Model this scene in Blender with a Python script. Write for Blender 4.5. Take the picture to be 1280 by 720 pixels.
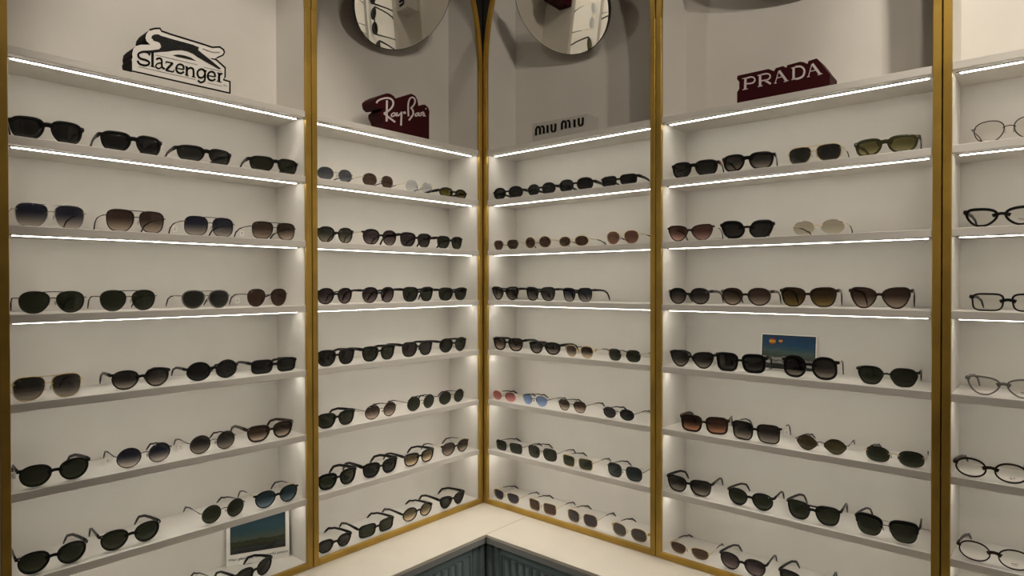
import bpy, bmesh, math, random
from mathutils import Vector, Matrix

for _o in list(bpy.data.objects):
    bpy.data.objects.remove(_o)
scene = bpy.context.scene
COL = scene.collection
PI = math.pi

# ---------------------------------------------------------------- camera
cam_data = bpy.data.cameras.new('camera')
cam_data.sensor_fit = 'HORIZONTAL'
cam_data.sensor_width = 36.0
cam_data.lens = 787.42 / 1280 * 36.0
cam_data.clip_start = 0.02
cam = bpy.data.objects.new('camera', cam_data)
COL.objects.link(cam)
yaw, pitch, roll = 0.716312718, 0.00876112475, -0.00151809412
fwd = Vector((-math.sin(yaw) * math.cos(pitch), math.cos(yaw) * math.cos(pitch), -math.sin(pitch)))
rgt = Vector((math.cos(yaw), math.sin(yaw), 0))
upv = rgt.cross(fwd)
r2 = rgt * math.cos(roll) + upv * math.sin(roll)
u2 = -rgt * math.sin(roll) + upv * math.cos(roll)
m3 = Matrix((r2, u2, -fwd)).transposed()
cam.matrix_world = Matrix.Translation((1.71283738, -1.79483795, 1.6)) @ m3.to_4x4()
scene.camera = cam

# ---------------------------------------------------------------- world, exposure
world = bpy.data.worlds.new('room_world')
scene.world = world
world.use_nodes = True
world.node_tree.nodes['Background'].inputs[0].default_value = (0.9, 0.85, 0.78, 1)
world.node_tree.nodes['Background'].inputs[1].default_value = 0.03
vs = scene.view_settings
vs.view_transform = 'Standard'
vs.look = 'None'
vs.gamma = 1.0
vs.use_curve_mapping = False
vs.exposure = 0.0

LED_STRENGTH = 18.5
# ceiling spots: (x, y, target x, y, z, watts, cone degrees, blend)
CEILING = 3.16
SPOTS = [
    (1.20, -0.30, -0.17, -0.38, 2.30, 0.8, 58, 0.6),
    (0.30, -1.20, 0.38, 0.17, 2.30, 5, 58, 0.6),
    (0.62, -0.62, 0.50, -0.50, 0.72, 11, 54, 0.5),
    (1.75, -1.00, 0.95, 0.17, 2.25, 21, 100, 0.6),
    (2.28, -1.00, 0.85, 0.17, 2.25, 38, 70, 0.6),
    (0.95, -1.30, 0.00, -0.98, 2.15, 58, 48, 0.7),
    (2.05, -0.80, 1.90, 0.15, 2.40, 44, 62, 0.5),
    (2.9, -2.9, 1.6, -1.6, 0.0, 45, 110, 0.7),
]
SPOT_LABELS = [
    'ceiling spotlight aimed at the dark red script sign',
    'ceiling spotlight aimed at the pale block sign',
    'ceiling spotlight nearest the corner, aimed down at the countertop',
    'ceiling spotlight aimed between the pale sign and the red capital sign',
    'ceiling spotlight aimed at the dark red capital letter sign',
    'ceiling spotlight aimed at the leaping cat sign',
    'ceiling spotlight aimed at the far right bay',
    'ceiling spotlight over the middle of the room',
]

# ---------------------------------------------------------------- helpers
def link(o, parent=None):
    COL.objects.link(o)
    if parent is not None:
        o.parent = parent
    return o


def empty(name, loc, rz=0.0):
    o = bpy.data.objects.new(name, None)
    o.location = loc
    o.rotation_euler = (0, 0, rz)
    o.empty_display_size = 0.05
    return link(o)


def tag(o, label, cat, group=None):
    assert 4 <= len(label.split()) <= 16, label
    o['label'] = label
    o['category'] = cat
    if group:
        o['group'] = group
    return o


class MB:
    """collects shapes, builds them as one mesh object"""
    def __init__(self):
        self.v = []
        self.f = []

    def add(self, vs_, fs_):
        n = len(self.v)
        self.v += [tuple(v) for v in vs_]
        self.f += [tuple(i + n for i in f) for f in fs_]

    def box(self, a, b):
        x0, y0, z0 = a
        x1, y1, z1 = b
        self.add([(x0, y0, z0), (x1, y0, z0), (x1, y1, z0), (x0, y1, z0), (x0, y0, z1), (x1, y0, z1), (x1, y1, z1), (x0, y1, z1)],
                 [(0, 3, 2, 1), (4, 5, 6, 7), (0, 1, 5, 4), (1, 2, 6, 5), (2, 3, 7, 6), (3, 0, 4, 7)])

    def bbox(self, a, b, r=0.002):
        """box with chamfered edges"""
        bm = bmesh.new()
        t = MB()
        t.box(a, b)
        vs_ = [bm.verts.new(v) for v in t.v]
        for f in t.f:
            bm.faces.new([vs_[i] for i in f])
        bmesh.ops.bevel(bm, geom=list(bm.edges), offset=r, segments=1, affect='EDGES', profile=0.5)
        bm.verts.index_update()
        self.add([v.co[:] for v in bm.verts], [[v.index for v in f.verts] for f in bm.faces])
        bm.free()

    def tube(self, pts, axis, wa, wn, closed=False, seg=8, power=2.0):
        """sweep a rounded section: half width wa along the axis, wn across it (scalars or lists)"""
        pts = [Vector(p) for p in pts]
        ax = Vector(axis)
        n = len(pts)
        base = len(self.v)
        for i, p in enumerate(pts):
            if closed:
                t = pts[(i + 1) % n] - pts[i - 1]
            else:
                t = pts[min(i + 1, n - 1)] - pts[max(i - 1, 0)]
            t = t - ax * t.dot(ax) if closed else t
            t.normalize()
            nn = t.cross(ax)
            if nn.length < 1e-6:
                nn = Vector((0, 0, 1))
            nn.normalize()
            a2 = ax if closed else nn.cross(t)
            a = wa[i] if isinstance(wa, (list, tuple)) else wa
            b = wn[i] if isinstance(wn, (list, tuple)) else wn
            for k in range(seg):
                th = 2 * PI * (k + 0.5) / seg
                c, s = math.cos(th), math.sin(th)
                c = math.copysign(abs(c) ** (2 / power), c)
                s = math.copysign(abs(s) ** (2 / power), s)
                self.v.append(tuple(p + a2 * (a * c) + nn * (b * s)))
        m = n if closed else n - 1
        for i in range(m):
            j = (i + 1) % n
            for k in range(seg):
                l = (k + 1) % seg
                self.f.append((base + i * seg + k, base + i * seg + l, base + j * seg + l, base + j * seg + k))
        if not closed:
            self.f.append(tuple(base + k for k in range(seg))[::-1])
            self.f.append(tuple(base + (n - 1) * seg + k for k in range(seg)))

    def ell(self, c, r, nu=10, nv=6):
        base = len(self.v)
        for j in range(nv + 1):
            ph = PI * j / nv
            for i in range(nu):
                th = 2 * PI * i / nu
                self.v.append((c[0] + r[0] * math.sin(ph) * math.cos(th), c[1] + r[1] * math.sin(ph) * math.sin(th), c[2] + r[2] * math.cos(ph)))
        for j in range(nv):
            for i in range(nu):
                k = (i + 1) % nu
                self.f.append((base + j * nu + i, base + j * nu + k, base + (j + 1) * nu + k, base + (j + 1) * nu + i))

    def prism(self, poly, d0, d1):
        """closed outline in (u, z) extruded along y from d0 to d1, concave outlines allowed"""
        bm = bmesh.new()
        vs_ = [bm.verts.new((u, d0, z)) for u, z in poly]
        f = bm.faces.new(vs_)
        bm.normal_update()
        if f.normal.y > 0:
            f.normal_flip()
        bmesh.ops.triangulate(bm, faces=[f])
        bm.verts.index_update()
        fr = [[v.index for v in g.verts] for g in bm.faces]
        bm.free()
        n = len(poly)
        b = len(self.v)
        self.v += [(u, d0, z) for u, z in poly] + [(u, d1, z) for u, z in poly]
        self.f += [tuple(b + i for i in g) for g in fr] + [tuple(b + n + i for i in g[::-1]) for g in fr]
        area = sum(poly[i][0] * poly[(i + 1) % n][1] - poly[(i + 1) % n][0] * poly[i][1] for i in range(n))
        for i in range(n):
            j = (i + 1) % n
            q = (b + i, b + n + i, b + n + j, b + j)
            self.f.append(q if area > 0 else q[::-1])

    def build(self, name, mat, parent=None, smooth=False):
        me = bpy.data.meshes.new(name)
        me.from_pydata(self.v, [], self.f)
        me.materials.append(mat)
        if smooth:
            me.polygons.foreach_set('use_smooth', [True] * len(me.polygons))
        me.update()
        o = bpy.data.objects.new(name, me)
        return link(o, parent)


# ---------------------------------------------------------------- materials
MATS = {}


def pbr(name, col, rough=0.5, metal=0.0, noise=0.0, scale=40.0, col2=None, bump=0.0, spec=0.5):
    if name in MATS:
        return MATS[name]
    m = bpy.data.materials.new(name)
    m.use_nodes = True
    nt = m.node_tree
    b = nt.nodes['Principled BSDF']
    b.inputs['Base Color'].default_value = (*col, 1)
    b.inputs['Roughness'].default_value = rough
    b.inputs['Metallic'].default_value = metal
    b.inputs['Specular IOR Level'].default_value = spec
    if noise or col2 or bump:
        tc = nt.nodes.new('ShaderNodeTexCoord')
        nz = nt.nodes.new('ShaderNodeTexNoise')
        nz.inputs['Scale'].default_value = scale
        nz.inputs['Detail'].default_value = 4
        nt.links.new(tc.outputs['Object'], nz.inputs['Vector'])
        if noise or col2:
            mx = nt.nodes.new('ShaderNodeMixRGB')
            c2 = col2 or tuple(c * (1 - noise) for c in col)
            mx.inputs[1].default_value = (*col, 1)
            mx.inputs[2].default_value = (*c2, 1)
            cr = nt.nodes.new('ShaderNodeValToRGB')
            cr.color_ramp.elements[0].position = 0.42
            cr.color_ramp.elements[1].position = 0.58
            nt.links.new(nz.outputs['Fac'], cr.inputs['Fac'])
            nt.links.new(cr.outputs['Color'], mx.inputs[0])
            nt.links.new(mx.outputs[0], b.inputs['Base Color'])
        if bump:
            bp = nt.nodes.new('ShaderNodeBump')
            bp.inputs['Strength'].default_value = bump
            bp.inputs['Distance'].default_value = 0.001
            nt.links.new(nz.outputs['Fac'], bp.inputs['Height'])
            nt.links.new(bp.outputs['Normal'], b.inputs['Normal'])
    MATS[name] = m
    return m


def emit(name, col, strength):
    m = bpy.data.materials.new(name)
    m.use_nodes = True
    nt = m.node_tree
    nt.nodes.remove(nt.nodes['Principled BSDF'])
    e = nt.nodes.new('ShaderNodeEmission')
    e.inputs[0].default_value = (*col, 1)
    e.inputs[1].default_value = strength
    nt.links.new(e.outputs[0], nt.nodes['Material Output'].inputs[0])
    return m


WHITE = pbr('white_laminate', (0.66, 0.632, 0.585), 0.42, noise=0.03, scale=6)
PLASTER = pbr('warm_plaster', (0.62, 0.58, 0.53), 0.8, noise=0.05, scale=3)
GOLD = pbr('brushed_gold', (0.50, 0.315, 0.06), 0.42, 0.55, noise=0.25, scale=5)
DARK = pbr('dark_spandrel', (0.012, 0.011, 0.010), 0.5)
COUNTER = pbr('cream_laminate', (0.63, 0.578, 0.49), 0.45, noise=0.03, scale=9)
EDGE = pbr('graphite_edge', (0.28, 0.29, 0.285), 0.4)
SLATE = pbr('slate_blue_paint', (0.25, 0.33, 0.35), 0.45, noise=0.08, scale=8)
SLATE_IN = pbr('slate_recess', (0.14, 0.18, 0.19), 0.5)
FLOOR = pbr('floor_wood', (0.25, 0.19, 0.14), 0.4, noise=0.3, scale=7)
CEIL = pbr('ceiling_paint', (0.6, 0.57, 0.53), 0.9, noise=0.02, scale=4)
ALU = pbr('grey_aluminium', (0.12, 0.115, 0.105), 0.5, 0.3)
LED = emit('led_diffuser', (1.0, 0.945, 0.84), LED_STRENGTH)
LAMP = emit('downlight_lens', (1.0, 0.9, 0.75), 20.0)
MIRROR = pbr('mirror_silver', (0.86, 0.84, 0.78), 0.02, 1.0)
PAPER = pbr('white_card', (0.80, 0.78, 0.72), 0.6, noise=0.02, scale=30)
INK = pbr('black_ink', (0.006, 0.006, 0.006), 0.6, spec=0.1)
GREYINK = pbr('grey_ink', (0.30, 0.29, 0.27), 0.5)
RED = pbr('dark_red_lacquer', (0.040, 0.003, 0.005), 0.6, spec=0.15)
PINKWHITE = pbr('pale_lettering', (0.72, 0.64, 0.63), 0.5)
BLACKBLOCK = pbr('black_foam_board', (0.006, 0.005, 0.005), 0.7, spec=0.1)
PLATE = pbr('white_sign_face', (0.80, 0.77, 0.72), 0.5)
CATBLACK = pbr('speckled_black_print', (0.006, 0.006, 0.006), 0.6, col2=(0.035, 0.035, 0.033), scale=900, spec=0.1)

FR = {
    'k': pbr('black_acetate', (0.004, 0.0035, 0.0035), 0.3, spec=0.2),
    't': pbr('tortoise_acetate', (0.007, 0.005, 0.004), 0.28, col2=(0.030, 0.013, 0.006), scale=120, spec=0.25),
    'g': pbr('pale_gold_metal', (0.62, 0.48, 0.25), 0.28, 0.9),
    's': pbr('silver_metal', (0.50, 0.48, 0.45), 0.25, 0.9),
    'gm': pbr('gunmetal', (0.020, 0.018, 0.017), 0.35, 0.3, spec=0.3),
    'c': pbr('grey_acetate', (0.16, 0.15, 0.14), 0.2),
    'o': pbr('dark_olive_acetate', (0.030, 0.028, 0.012), 0.2),
}
FR_WORD = {'k': 'black', 't': 'dark tortoise', 'g': 'gold metal', 's': 'silver metal', 'gm': 'gunmetal', 'c': 'grey', 'o': 'dark olive'}
PAD = pbr('clear_nose_pad', (0.55, 0.52, 0.48), 0.2)
TIPB = pbr('black_temple_tip', (0.005, 0.0045, 0.0045), 0.3, spec=0.2)
RIVET = pbr('steel_rivet', (0.75, 0.73, 0.70), 0.25, 0.9)
REDSTRIPE = pbr('red_stripe', (0.55, 0.03, 0.03), 0.4)

# lens colours: (top, bottom) share of light let through, two surfaces together
LENS = {
    'black': ((.03, .03, .03), (.04, .04, .04)), 'grey': ((.05, .05, .05), (.08, .08, .075)),
    'dgreen': ((.045, .052, .035), (.06, .066, .045)), 'greyg': ((.05, .045, .045), (.26, .23, .20)),
    'navyg': ((.035, .038, .065), (.46, .41, .37)), 'browng': ((.09, .060, .05), (.50, .41, .34)),
    'brown': ((.10, .06, .045), (.16, .10, .075)), 'purpleg': ((.06, .042, .05), (.20, .16, .16)),
    'purple': ((.06, .045, .05), (.10, .08, .08)), 'greeng': ((.06, .06, .05), (.30, .28, .22)),
    'greyblue': ((.11, .12, .15), (.19, .20, .23)), 'clearblue': ((.55, .58, .62), (.7, .72, .74)),
    'olive': ((.16, .14, .03), (.24, .20, .05)), 'olivelight': ((.26, .24, .11), (.34, .31, .15)),
    'blueg': ((.05, .085, .11), (.15, .22, .27)), 'tang': ((.16, .12, .07), (.72, .58, .40)),
    'pinkbrown': ((.24, .12, .10), (.30, .16, .13)), 'pinkbrowng': ((.16, .08, .075), (.52, .33, .29)),
    'pink': ((.50, .17, .18), (.62, .26, .26)), 'blue': ((.22, .33, .60), (.30, .42, .68)),
    'clear': ((.55, .50, .42), (.68, .62, .52)), 'bluegreen': ((.045, .058, .062), (.07, .08, .08)),
    'navy': ((.05, .05, .085), (.10, .10, .16)), 'purplegrey': ((.085, .07, .085), (.13, .11, .13)),
    'greybrown': ((.10, .085, .08), (.16, .14, .13)), 'brownyel': ((.07, .048, .03), (.30, .21, .07)),
    'orangeg': ((.09, .05, .04), (.42, .20, .11)), 'greenbrown': ((.09, .075, .04), (.12, .11, .065)),
    'demo': ((.90, .89, .87), (.90, .89, .87)),
}
LENS_WORD = {
    'black': 'near-black', 'grey': 'dark grey', 'dgreen': 'dark green', 'greyg': 'grey gradient', 'navyg': 'navy gradient',
    'browng': 'brown gradient', 'brown': 'brown', 'purpleg': 'plum gradient', 'purple': 'dark plum', 'greeng': 'green gradient',
    'greyblue': 'blue-grey', 'clearblue': 'pale blue', 'olive': 'olive', 'olivelight': 'light olive', 'blueg': 'dark blue',
    'tang': 'tan gradient', 'pinkbrown': 'pink-brown', 'pinkbrowng': 'rosy gradient', 'pink': 'pink', 'blue': 'light blue',
    'clear': 'pale grey', 'bluegreen': 'blue-green', 'navy': 'navy', 'purplegrey': 'purple-grey', 'greybrown': 'grey-brown',
    'brownyel': 'amber gradient', 'orangeg': 'orange gradient', 'greenbrown': 'olive-brown', 'demo': 'clear',
}
LENS_MATS = {}


def lens_mat(key):
    if key in LENS_MATS:
        return LENS_MATS[key]
    top, bot = LENS[key]
    m = bpy.data.materials.new('lens_' + LENS_WORD[key].replace(' ', '_').replace('-', '_'))
    m.use_nodes = True
    nt = m.node_tree
    nt.nodes.remove(nt.nodes['Principled BSDF'])
    tc = nt.nodes.new('ShaderNodeTexCoord')
    sep = nt.nodes.new('ShaderNodeSeparateXYZ')
    nt.links.new(tc.outputs['Generated'], sep.inputs[0])
    cr = nt.nodes.new('ShaderNodeValToRGB')
    e = cr.color_ramp.elements
    e[0].position, e[1].position = 0.08, 0.62
    k = 1.0 if key in ('demo', 'clear', 'clearblue', 'pink', 'blue') else 0.72
    e[0].color = (*[(c * (k if max(bot) < .2 else 1.15)) ** 0.5 for c in bot], 1)
    e[1].color = (*[(c * k) ** 0.5 for c in top], 1)
    nt.links.new(sep.outputs[2], cr.inputs[0])
    tr = nt.nodes.new('ShaderNodeBsdfTransparent')
    nt.links.new(cr.outputs[0], tr.inputs[0])
    gl = nt.nodes.new('ShaderNodeBsdfGlossy')
    gl.inputs['Roughness'].default_value = 0.03
    fr = nt.nodes.new('ShaderNodeFresnel')
    fr.inputs[0].default_value = 1.42
    mx = nt.nodes.new('ShaderNodeMixShader')
    gm = nt.nodes.new('ShaderNodeNewGeometry')
    inv = nt.nodes.new('ShaderNodeMath')
    inv.operation = 'SUBTRACT'
    inv.inputs[0].default_value = 1.0
    nt.links.new(gm.outputs['Backfacing'], inv.inputs[1])
    mu = nt.nodes.new('ShaderNodeMath')
    mu.operation = 'MULTIPLY'
    nt.links.new(fr.outputs[0], mu.inputs[0])
    nt.links.new(inv.outputs[0], mu.inputs[1])
    nt.links.new(mu.outputs[0], mx.inputs[0])
    nt.links.new(tr.outputs[0], mx.inputs[1])
    nt.links.new(gl.outputs[0], mx.inputs[2])
    nt.links.new(mx.outputs[0], nt.nodes['Material Output'].inputs[0])
    LENS_MATS[key] = m
    return m


# ---------------------------------------------------------------- room shell
def struct(name, a, b, mat):
    mb = MB()
    mb.box(a, b)
    o = mb.build(name, mat)
    o['kind'] = 'structure'
    return o


XR, YN = 4.2, -4.4
struct('floor', (-0.30, YN, -0.1), (XR, 0.30, 0.0), FLOOR)
struct('ceiling', (-0.30, YN, CEILING), (XR, 0.30, CEILING + 0.1), CEIL)
struct('wall_left', (-0.30, YN, 0.0), (-0.195, 0.30, CEILING), PLASTER)
struct('wall_right', (-0.195, 0.195, 0.0), (XR, 0.30, CEILING), PLASTER)
struct('wall_front', (-0.195, YN - 0.1, 0.0), (XR, YN, CEILING), PLASTER)
struct('wall_back', (XR, YN - 0.1, 0.0), (XR + 0.1, 0.30, CEILING), PLASTER)

for i, (x, y, tx, ty, tz, w, cone, blend) in enumerate(SPOTS):
    r = empty('ceiling_spotlight', (x, y, CEILING))
    tag(r, SPOT_LABELS[i], 'ceiling light', 'recessed ceiling spotlights')
    ring = MB()
    n = 24
    pts = [(0.052 * math.cos(2 * PI * k / n), 0.052 * math.sin(2 * PI * k / n), -0.004) for k in range(n)]
    ring.tube(pts, (0, 0, 1), 0.004, 0.010, closed=True, seg=6)
    ring.build('trim_ring', WHITE, r)
    ld = bpy.data.lights.new('spot_lamp', 'SPOT')
    ld.energy = w
    ld.color = (1.0, 0.90, 0.77)
    ld.spot_size = math.radians(cone)
    ld.spot_blend = blend
    ld.shadow_soft_size = 0.03
    lo = bpy.data.objects.new('spot_lamp', ld)
    link(lo, r)
    lo.location = (0, 0, -0.02)
    lo.rotation_euler = Vector((tx - x, ty - y, tz - CEILING)).to_track_quat('-Z', 'Y').to_euler()

# ---------------------------------------------------------------- display cabinets
W = 0.75
BASE = 0.7315                      # counter top
TOPZ = 3.10
SHELF0, STEP, THICK = 2.0978, 0.19521, 0.019
DEPTH = 0.175
INNER = 0.356                      # half width of the opening
ARCH0, ARCHH = 2.43, 0.583


def shelf_top(k):
    return (SHELF0 - STEP * k + THICK) if k < 7 else BASE + 0.019


def make_cabinet():
    r = empty('display_cabinet', (0, 0, BASE))
    z = lambda q: q - BASE
    for s in (-1, 1):
        mb = MB()
        a, b = sorted((s * INNER, s * (INNER + 0.0175)))
        mb.bbox((a, 0.0, 0.0), (b, 0.012, z(ARCH0)), 0.001)
        mb.build('frame_post', GOLD, r)
    mb = MB()
    mb.bbox((-INNER, 0.0, 0.0), (INNER, 0.012, 0.019), 0.001)
    mb.build('frame_rail', GOLD, r)
    # arched top of the gold frame and the dark panel above it
    n = 40
    inn, out = [], []
    for i in range(n + 1):
        th = PI * i / n
        inn.append((INNER * math.cos(th), z(ARCH0) + ARCHH * math.sin(th)))
        out.append(((INNER + 0.0175) * math.cos(th), z(ARCH0) + (ARCHH + 0.0175) * math.sin(th)))
    mb = MB()
    vs_, fs_ = [], []
    for i in range(n + 1):
        for d in (0.0, 0.012):
            vs_.append((inn[i][0], d, inn[i][1]))
            vs_.append((out[i][0], d, out[i][1]))
    for i in range(n):
        a = i * 4
        b = a + 4
        fs_ += [(a, b, b + 1, a + 1), (a + 2, a + 3, b + 3, b + 2), (a, a + 2, b + 2, b), (a + 1, b + 1, b + 3, a + 3)]
    mb.add(vs_, fs_)
    mb.build('frame_arch', GOLD, r)
    for s in (-1, 1):
        mb = MB()
        poly = [(s * 0.3745, z(ARCH0)), (s * 0.3745, z(TOPZ)), (0.0, z(TOPZ))]
        half = [q for q in out if q[0] * s >= -1e-6]
        half.sort(key=lambda q: -q[1])
        poly += half
        mb.prism(poly, 0.002, 0.012)
        mb.build('spandrel_panel', DARK, r)
    for s in (-1, 1):
        mb = MB()
        a, b = sorted((s * INNER, s * 0.3715))
        mb.box((a, 0.0125, 0.0), (b, 0.19, z(TOPZ)))
        mb.build('side_panel', WHITE, r)
    mb = MB()
    mb.box((-INNER, DEPTH, 0.019), (INNER, 0.19, z(TOPZ)))
    mb.build('back_panel', WHITE, r)
    mb = MB()
    mb.box((-INNER, 0.0125, z(TOPZ) - 0.018), (INNER, DEPTH, z(TOPZ)))
    mb.build('top_panel', WHITE, r)
    mb = MB()
    mb.box((-INNER, 0.0125, 0.0), (INNER, 0.19, 0.0185))
    mb.build('bottom_panel', WHITE, r)
    for k in range(7):
        zb = z(SHELF0 - STEP * k)
        mb = MB()
        mb.bbox((-INNER, 0.005, zb), (INNER, DEPTH, zb + THICK), 0.0008)
        sh = mb.build('shelf', WHITE, r)
        mb = MB()
        mb.bbox((-INNER + 0.012, 0.033, zb - 0.0026), (INNER - 0.012, 0.042, zb + 0.0005), 0.0008)
        mb.build('light_strip', LED, sh)
        mb = MB()
        mb.box((-INNER + 0.004, 0.0305, zb - 0.0016), (INNER - 0.004, 0.0325, zb + 0.0005))
        mb.build('strip_housing', ALU, sh)
    return r


def copy_tree(o, parent=None):
    c = o.copy()
    COL.objects.link(c)
    c.parent = parent
    for ch in list(o.children):
        copy_tree(ch, c)
    return c


BAYS = {'A': ('L', -1.125, 'far left bay'), 'B': ('L', -0.375, 'bay left of corner'), 'C': ('R', 0.375, 'bay right of corner'),
        'D': ('R', 1.125, 'second bay from right'), 'E': ('R', 1.875, 'far right bay')}
BAY_LABEL = {
    'A': 'gold-framed white lit shelf cabinet under the white leaping cat sign',
    'B': 'gold-framed white lit shelf cabinet under the dark red script sign',
    'C': 'gold-framed white lit shelf cabinet under the pale block with black lettering',
    'D': 'gold-framed white lit shelf cabinet under the dark red capital letter sign',
    'E': 'gold-framed white lit shelf cabinet holding clear eyeglasses at the right edge'}
cab0 = make_cabinet()
for i, (key, (wall, u, _)) in enumerate(BAYS.items()):
    c = cab0 if i == 0 else copy_tree(cab0)
    if wall == 'L':
        c.location = (0, u, BASE)
        c.rotation_euler = (0, 0, PI / 2)
    else:
        c.location = (u, 0, BASE)
        c.rotation_euler = (0, 0, 0)
    tag(c, BAY_LABEL[key], 'display cabinet', 'lit eyewear display cabinets')


def wpos(wall, u, d, z):
    return (-d, u, z) if wall == 'L' else (u, d, z)


def wrot(wall, yaw_deg=0.0):
    return (PI / 2 if wall == 'L' else 0.0) + math.radians(yaw_deg)


# ---------------------------------------------------------------- counter and base cabinets
CF = 0.222
LEN = 2.3
ct = empty('countertop', (0, -1.1, 0.70))
tag(ct, 'cream countertop with dark edge along the left wall, running into the corner', 'countertop')
mb = MB()
mb.bbox((-0.19, -LEN + 1.1, 0.020), (CF, 0.19 + 1.1, BASE - 0.70), 0.0012)
mb.build('top_slab', COUNTER, ct)
mb = MB()
mb.bbox((CF - 0.02, -LEN + 1.1, 0.0), (CF - 0.001, -CF + 1.1 + 0.001, 0.0198), 0.001)
mb.build('edge_trim', EDGE, ct)
ct = empty('countertop', (1.2, 0, 0.70))
tag(ct, 'cream countertop with dark edge along the right wall, butted at the seam', 'countertop')
mb = MB()
mb.bbox((CF + 0.0015 - 1.2, -CF, 0.020), (LEN - 1.2, 0.19, BASE - 0.70), 0.0012)
mb.build('top_slab', COUNTER, ct)
mb = MB()
mb.bbox((CF - 0.02 - 1.2 + 0.0205, -CF + 0.001, 0.0), (LEN - 1.2, -CF + 0.02, 0.0198), 0.001)
mb.build('edge_trim', EDGE, ct)


def slat_mesh(w, z0, z1, d):
    """half round slat, flat back at y=0, rounded towards -y"""
    mb = MB()
    n = 6
    pts = [(-w / 2 * math.cos(PI * i / n), -d * math.sin(PI * i / n)) for i in range(n + 1)]
    v = [(x, y, z0) for x, y in pts] + [(x, y, z1) for x, y in pts]
    m = n + 1
    f = [(i, i + 1, m + i + 1, m + i) for i in range(n)]
    f.append(tuple(range(m))[::-1])
    f.append(tuple(range(m, 2 * m)))
    f.append((0, m, 2 * m - 1, n))
    mb.add(v, f)
    return mb


SLAT_FULL = slat_mesh(0.024, -0.60, 0.0, 0.009)
SLAT_DOOR = slat_mesh(0.026, -0.56, -0.036, 0.012)


def base_cabinet(wall, label):
    # local: u runs along the wall away from the corner side on +, fronts look to -y; CF-0.02 is the face
    r = empty('base_cabinet', wpos(wall, 0, -(CF - 0.030), 0.0) if wall == 'R' else wpos(wall, 0, -(CF - 0.030), 0.0), wrot(wall))
    tag(r, label, 'cabinet', 'fluted slate base cabinets')
    sg = 1 if wall == 'R' else -1
    e = CF - 0.030
    top = 0.70
    u0, u1 = e + 0.001, LEN
    def span(a, b):
        return (a, b) if sg > 0 else (-b, -a)
    mb = MB()
    a, b = span(u0 if wall == 'R' else u0 - 0.0, u1)
    mb.box((a, 0.008, 0.08), (b, e + 0.15, top))
    mb.build('carcass', SLATE_IN, r)
    mb = MB()
    mb.box((a, 0.05, 0.0), (b, e + 0.10, 0.08))
    mb.build('plinth', SLATE_IN, r)
    fill = 0.075
    a, b = span(u0 + 0.002, u0 + fill)
    mb = MB()
    mb.box((a, 0.0, 0.085), (b, 0.008, top - 0.001))
    fp = mb.build('filler_panel', SLATE, r)
    first = None
    for k in range(2):
        uc = sg * (u0 + 0.020 + 0.033 * k)
        if first is None:
            first = SLAT_FULL.build('slat', SLATE, fp, smooth=False)
            o = first
        else:
            o = first.copy()
            COL.objects.link(o)
        o.location = (uc, 0.0, top - 0.002)
    # doors
    start = u0 + fill + 0.004
    dw = 0.016 + 0.032 * 18
    for dnum in range(3):
        s0 = start + dnum * (dw + 0.004)
        a, b = span(s0, s0 + dw)
        d = bpy.data.objects.new('door', None)
        link(d, r)
        d.location = (0, 0, top - 0.003)
        mb = MB()
        mb.box((a, 0.0, -0.61), (b, 0.008, 0.0))
        mb.build('door_panel', SLATE, d)
        mb = MB()
        mb.bbox((a, -0.006, -0.030), (b, 0.0, 0.0), 0.001)
        mb.build('door_rail', SLATE, d)
        for k in range(18):
            uc = sg * (s0 + 0.024 + 0.032 * k)
            if dnum == 0 and k == 0:
                sd = SLAT_DOOR.build('slat', SLATE, d)
                o = sd
            else:
                o = sd.copy()
                COL.objects.link(o)
                o.parent = d
            o.location = (uc, 0.0, 0.0)
    return r


base_cabinet('L', 'slate blue fluted base cabinet under the left countertop')
base_cabinet('R', 'slate blue fluted base cabinet under the right countertop')


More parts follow.
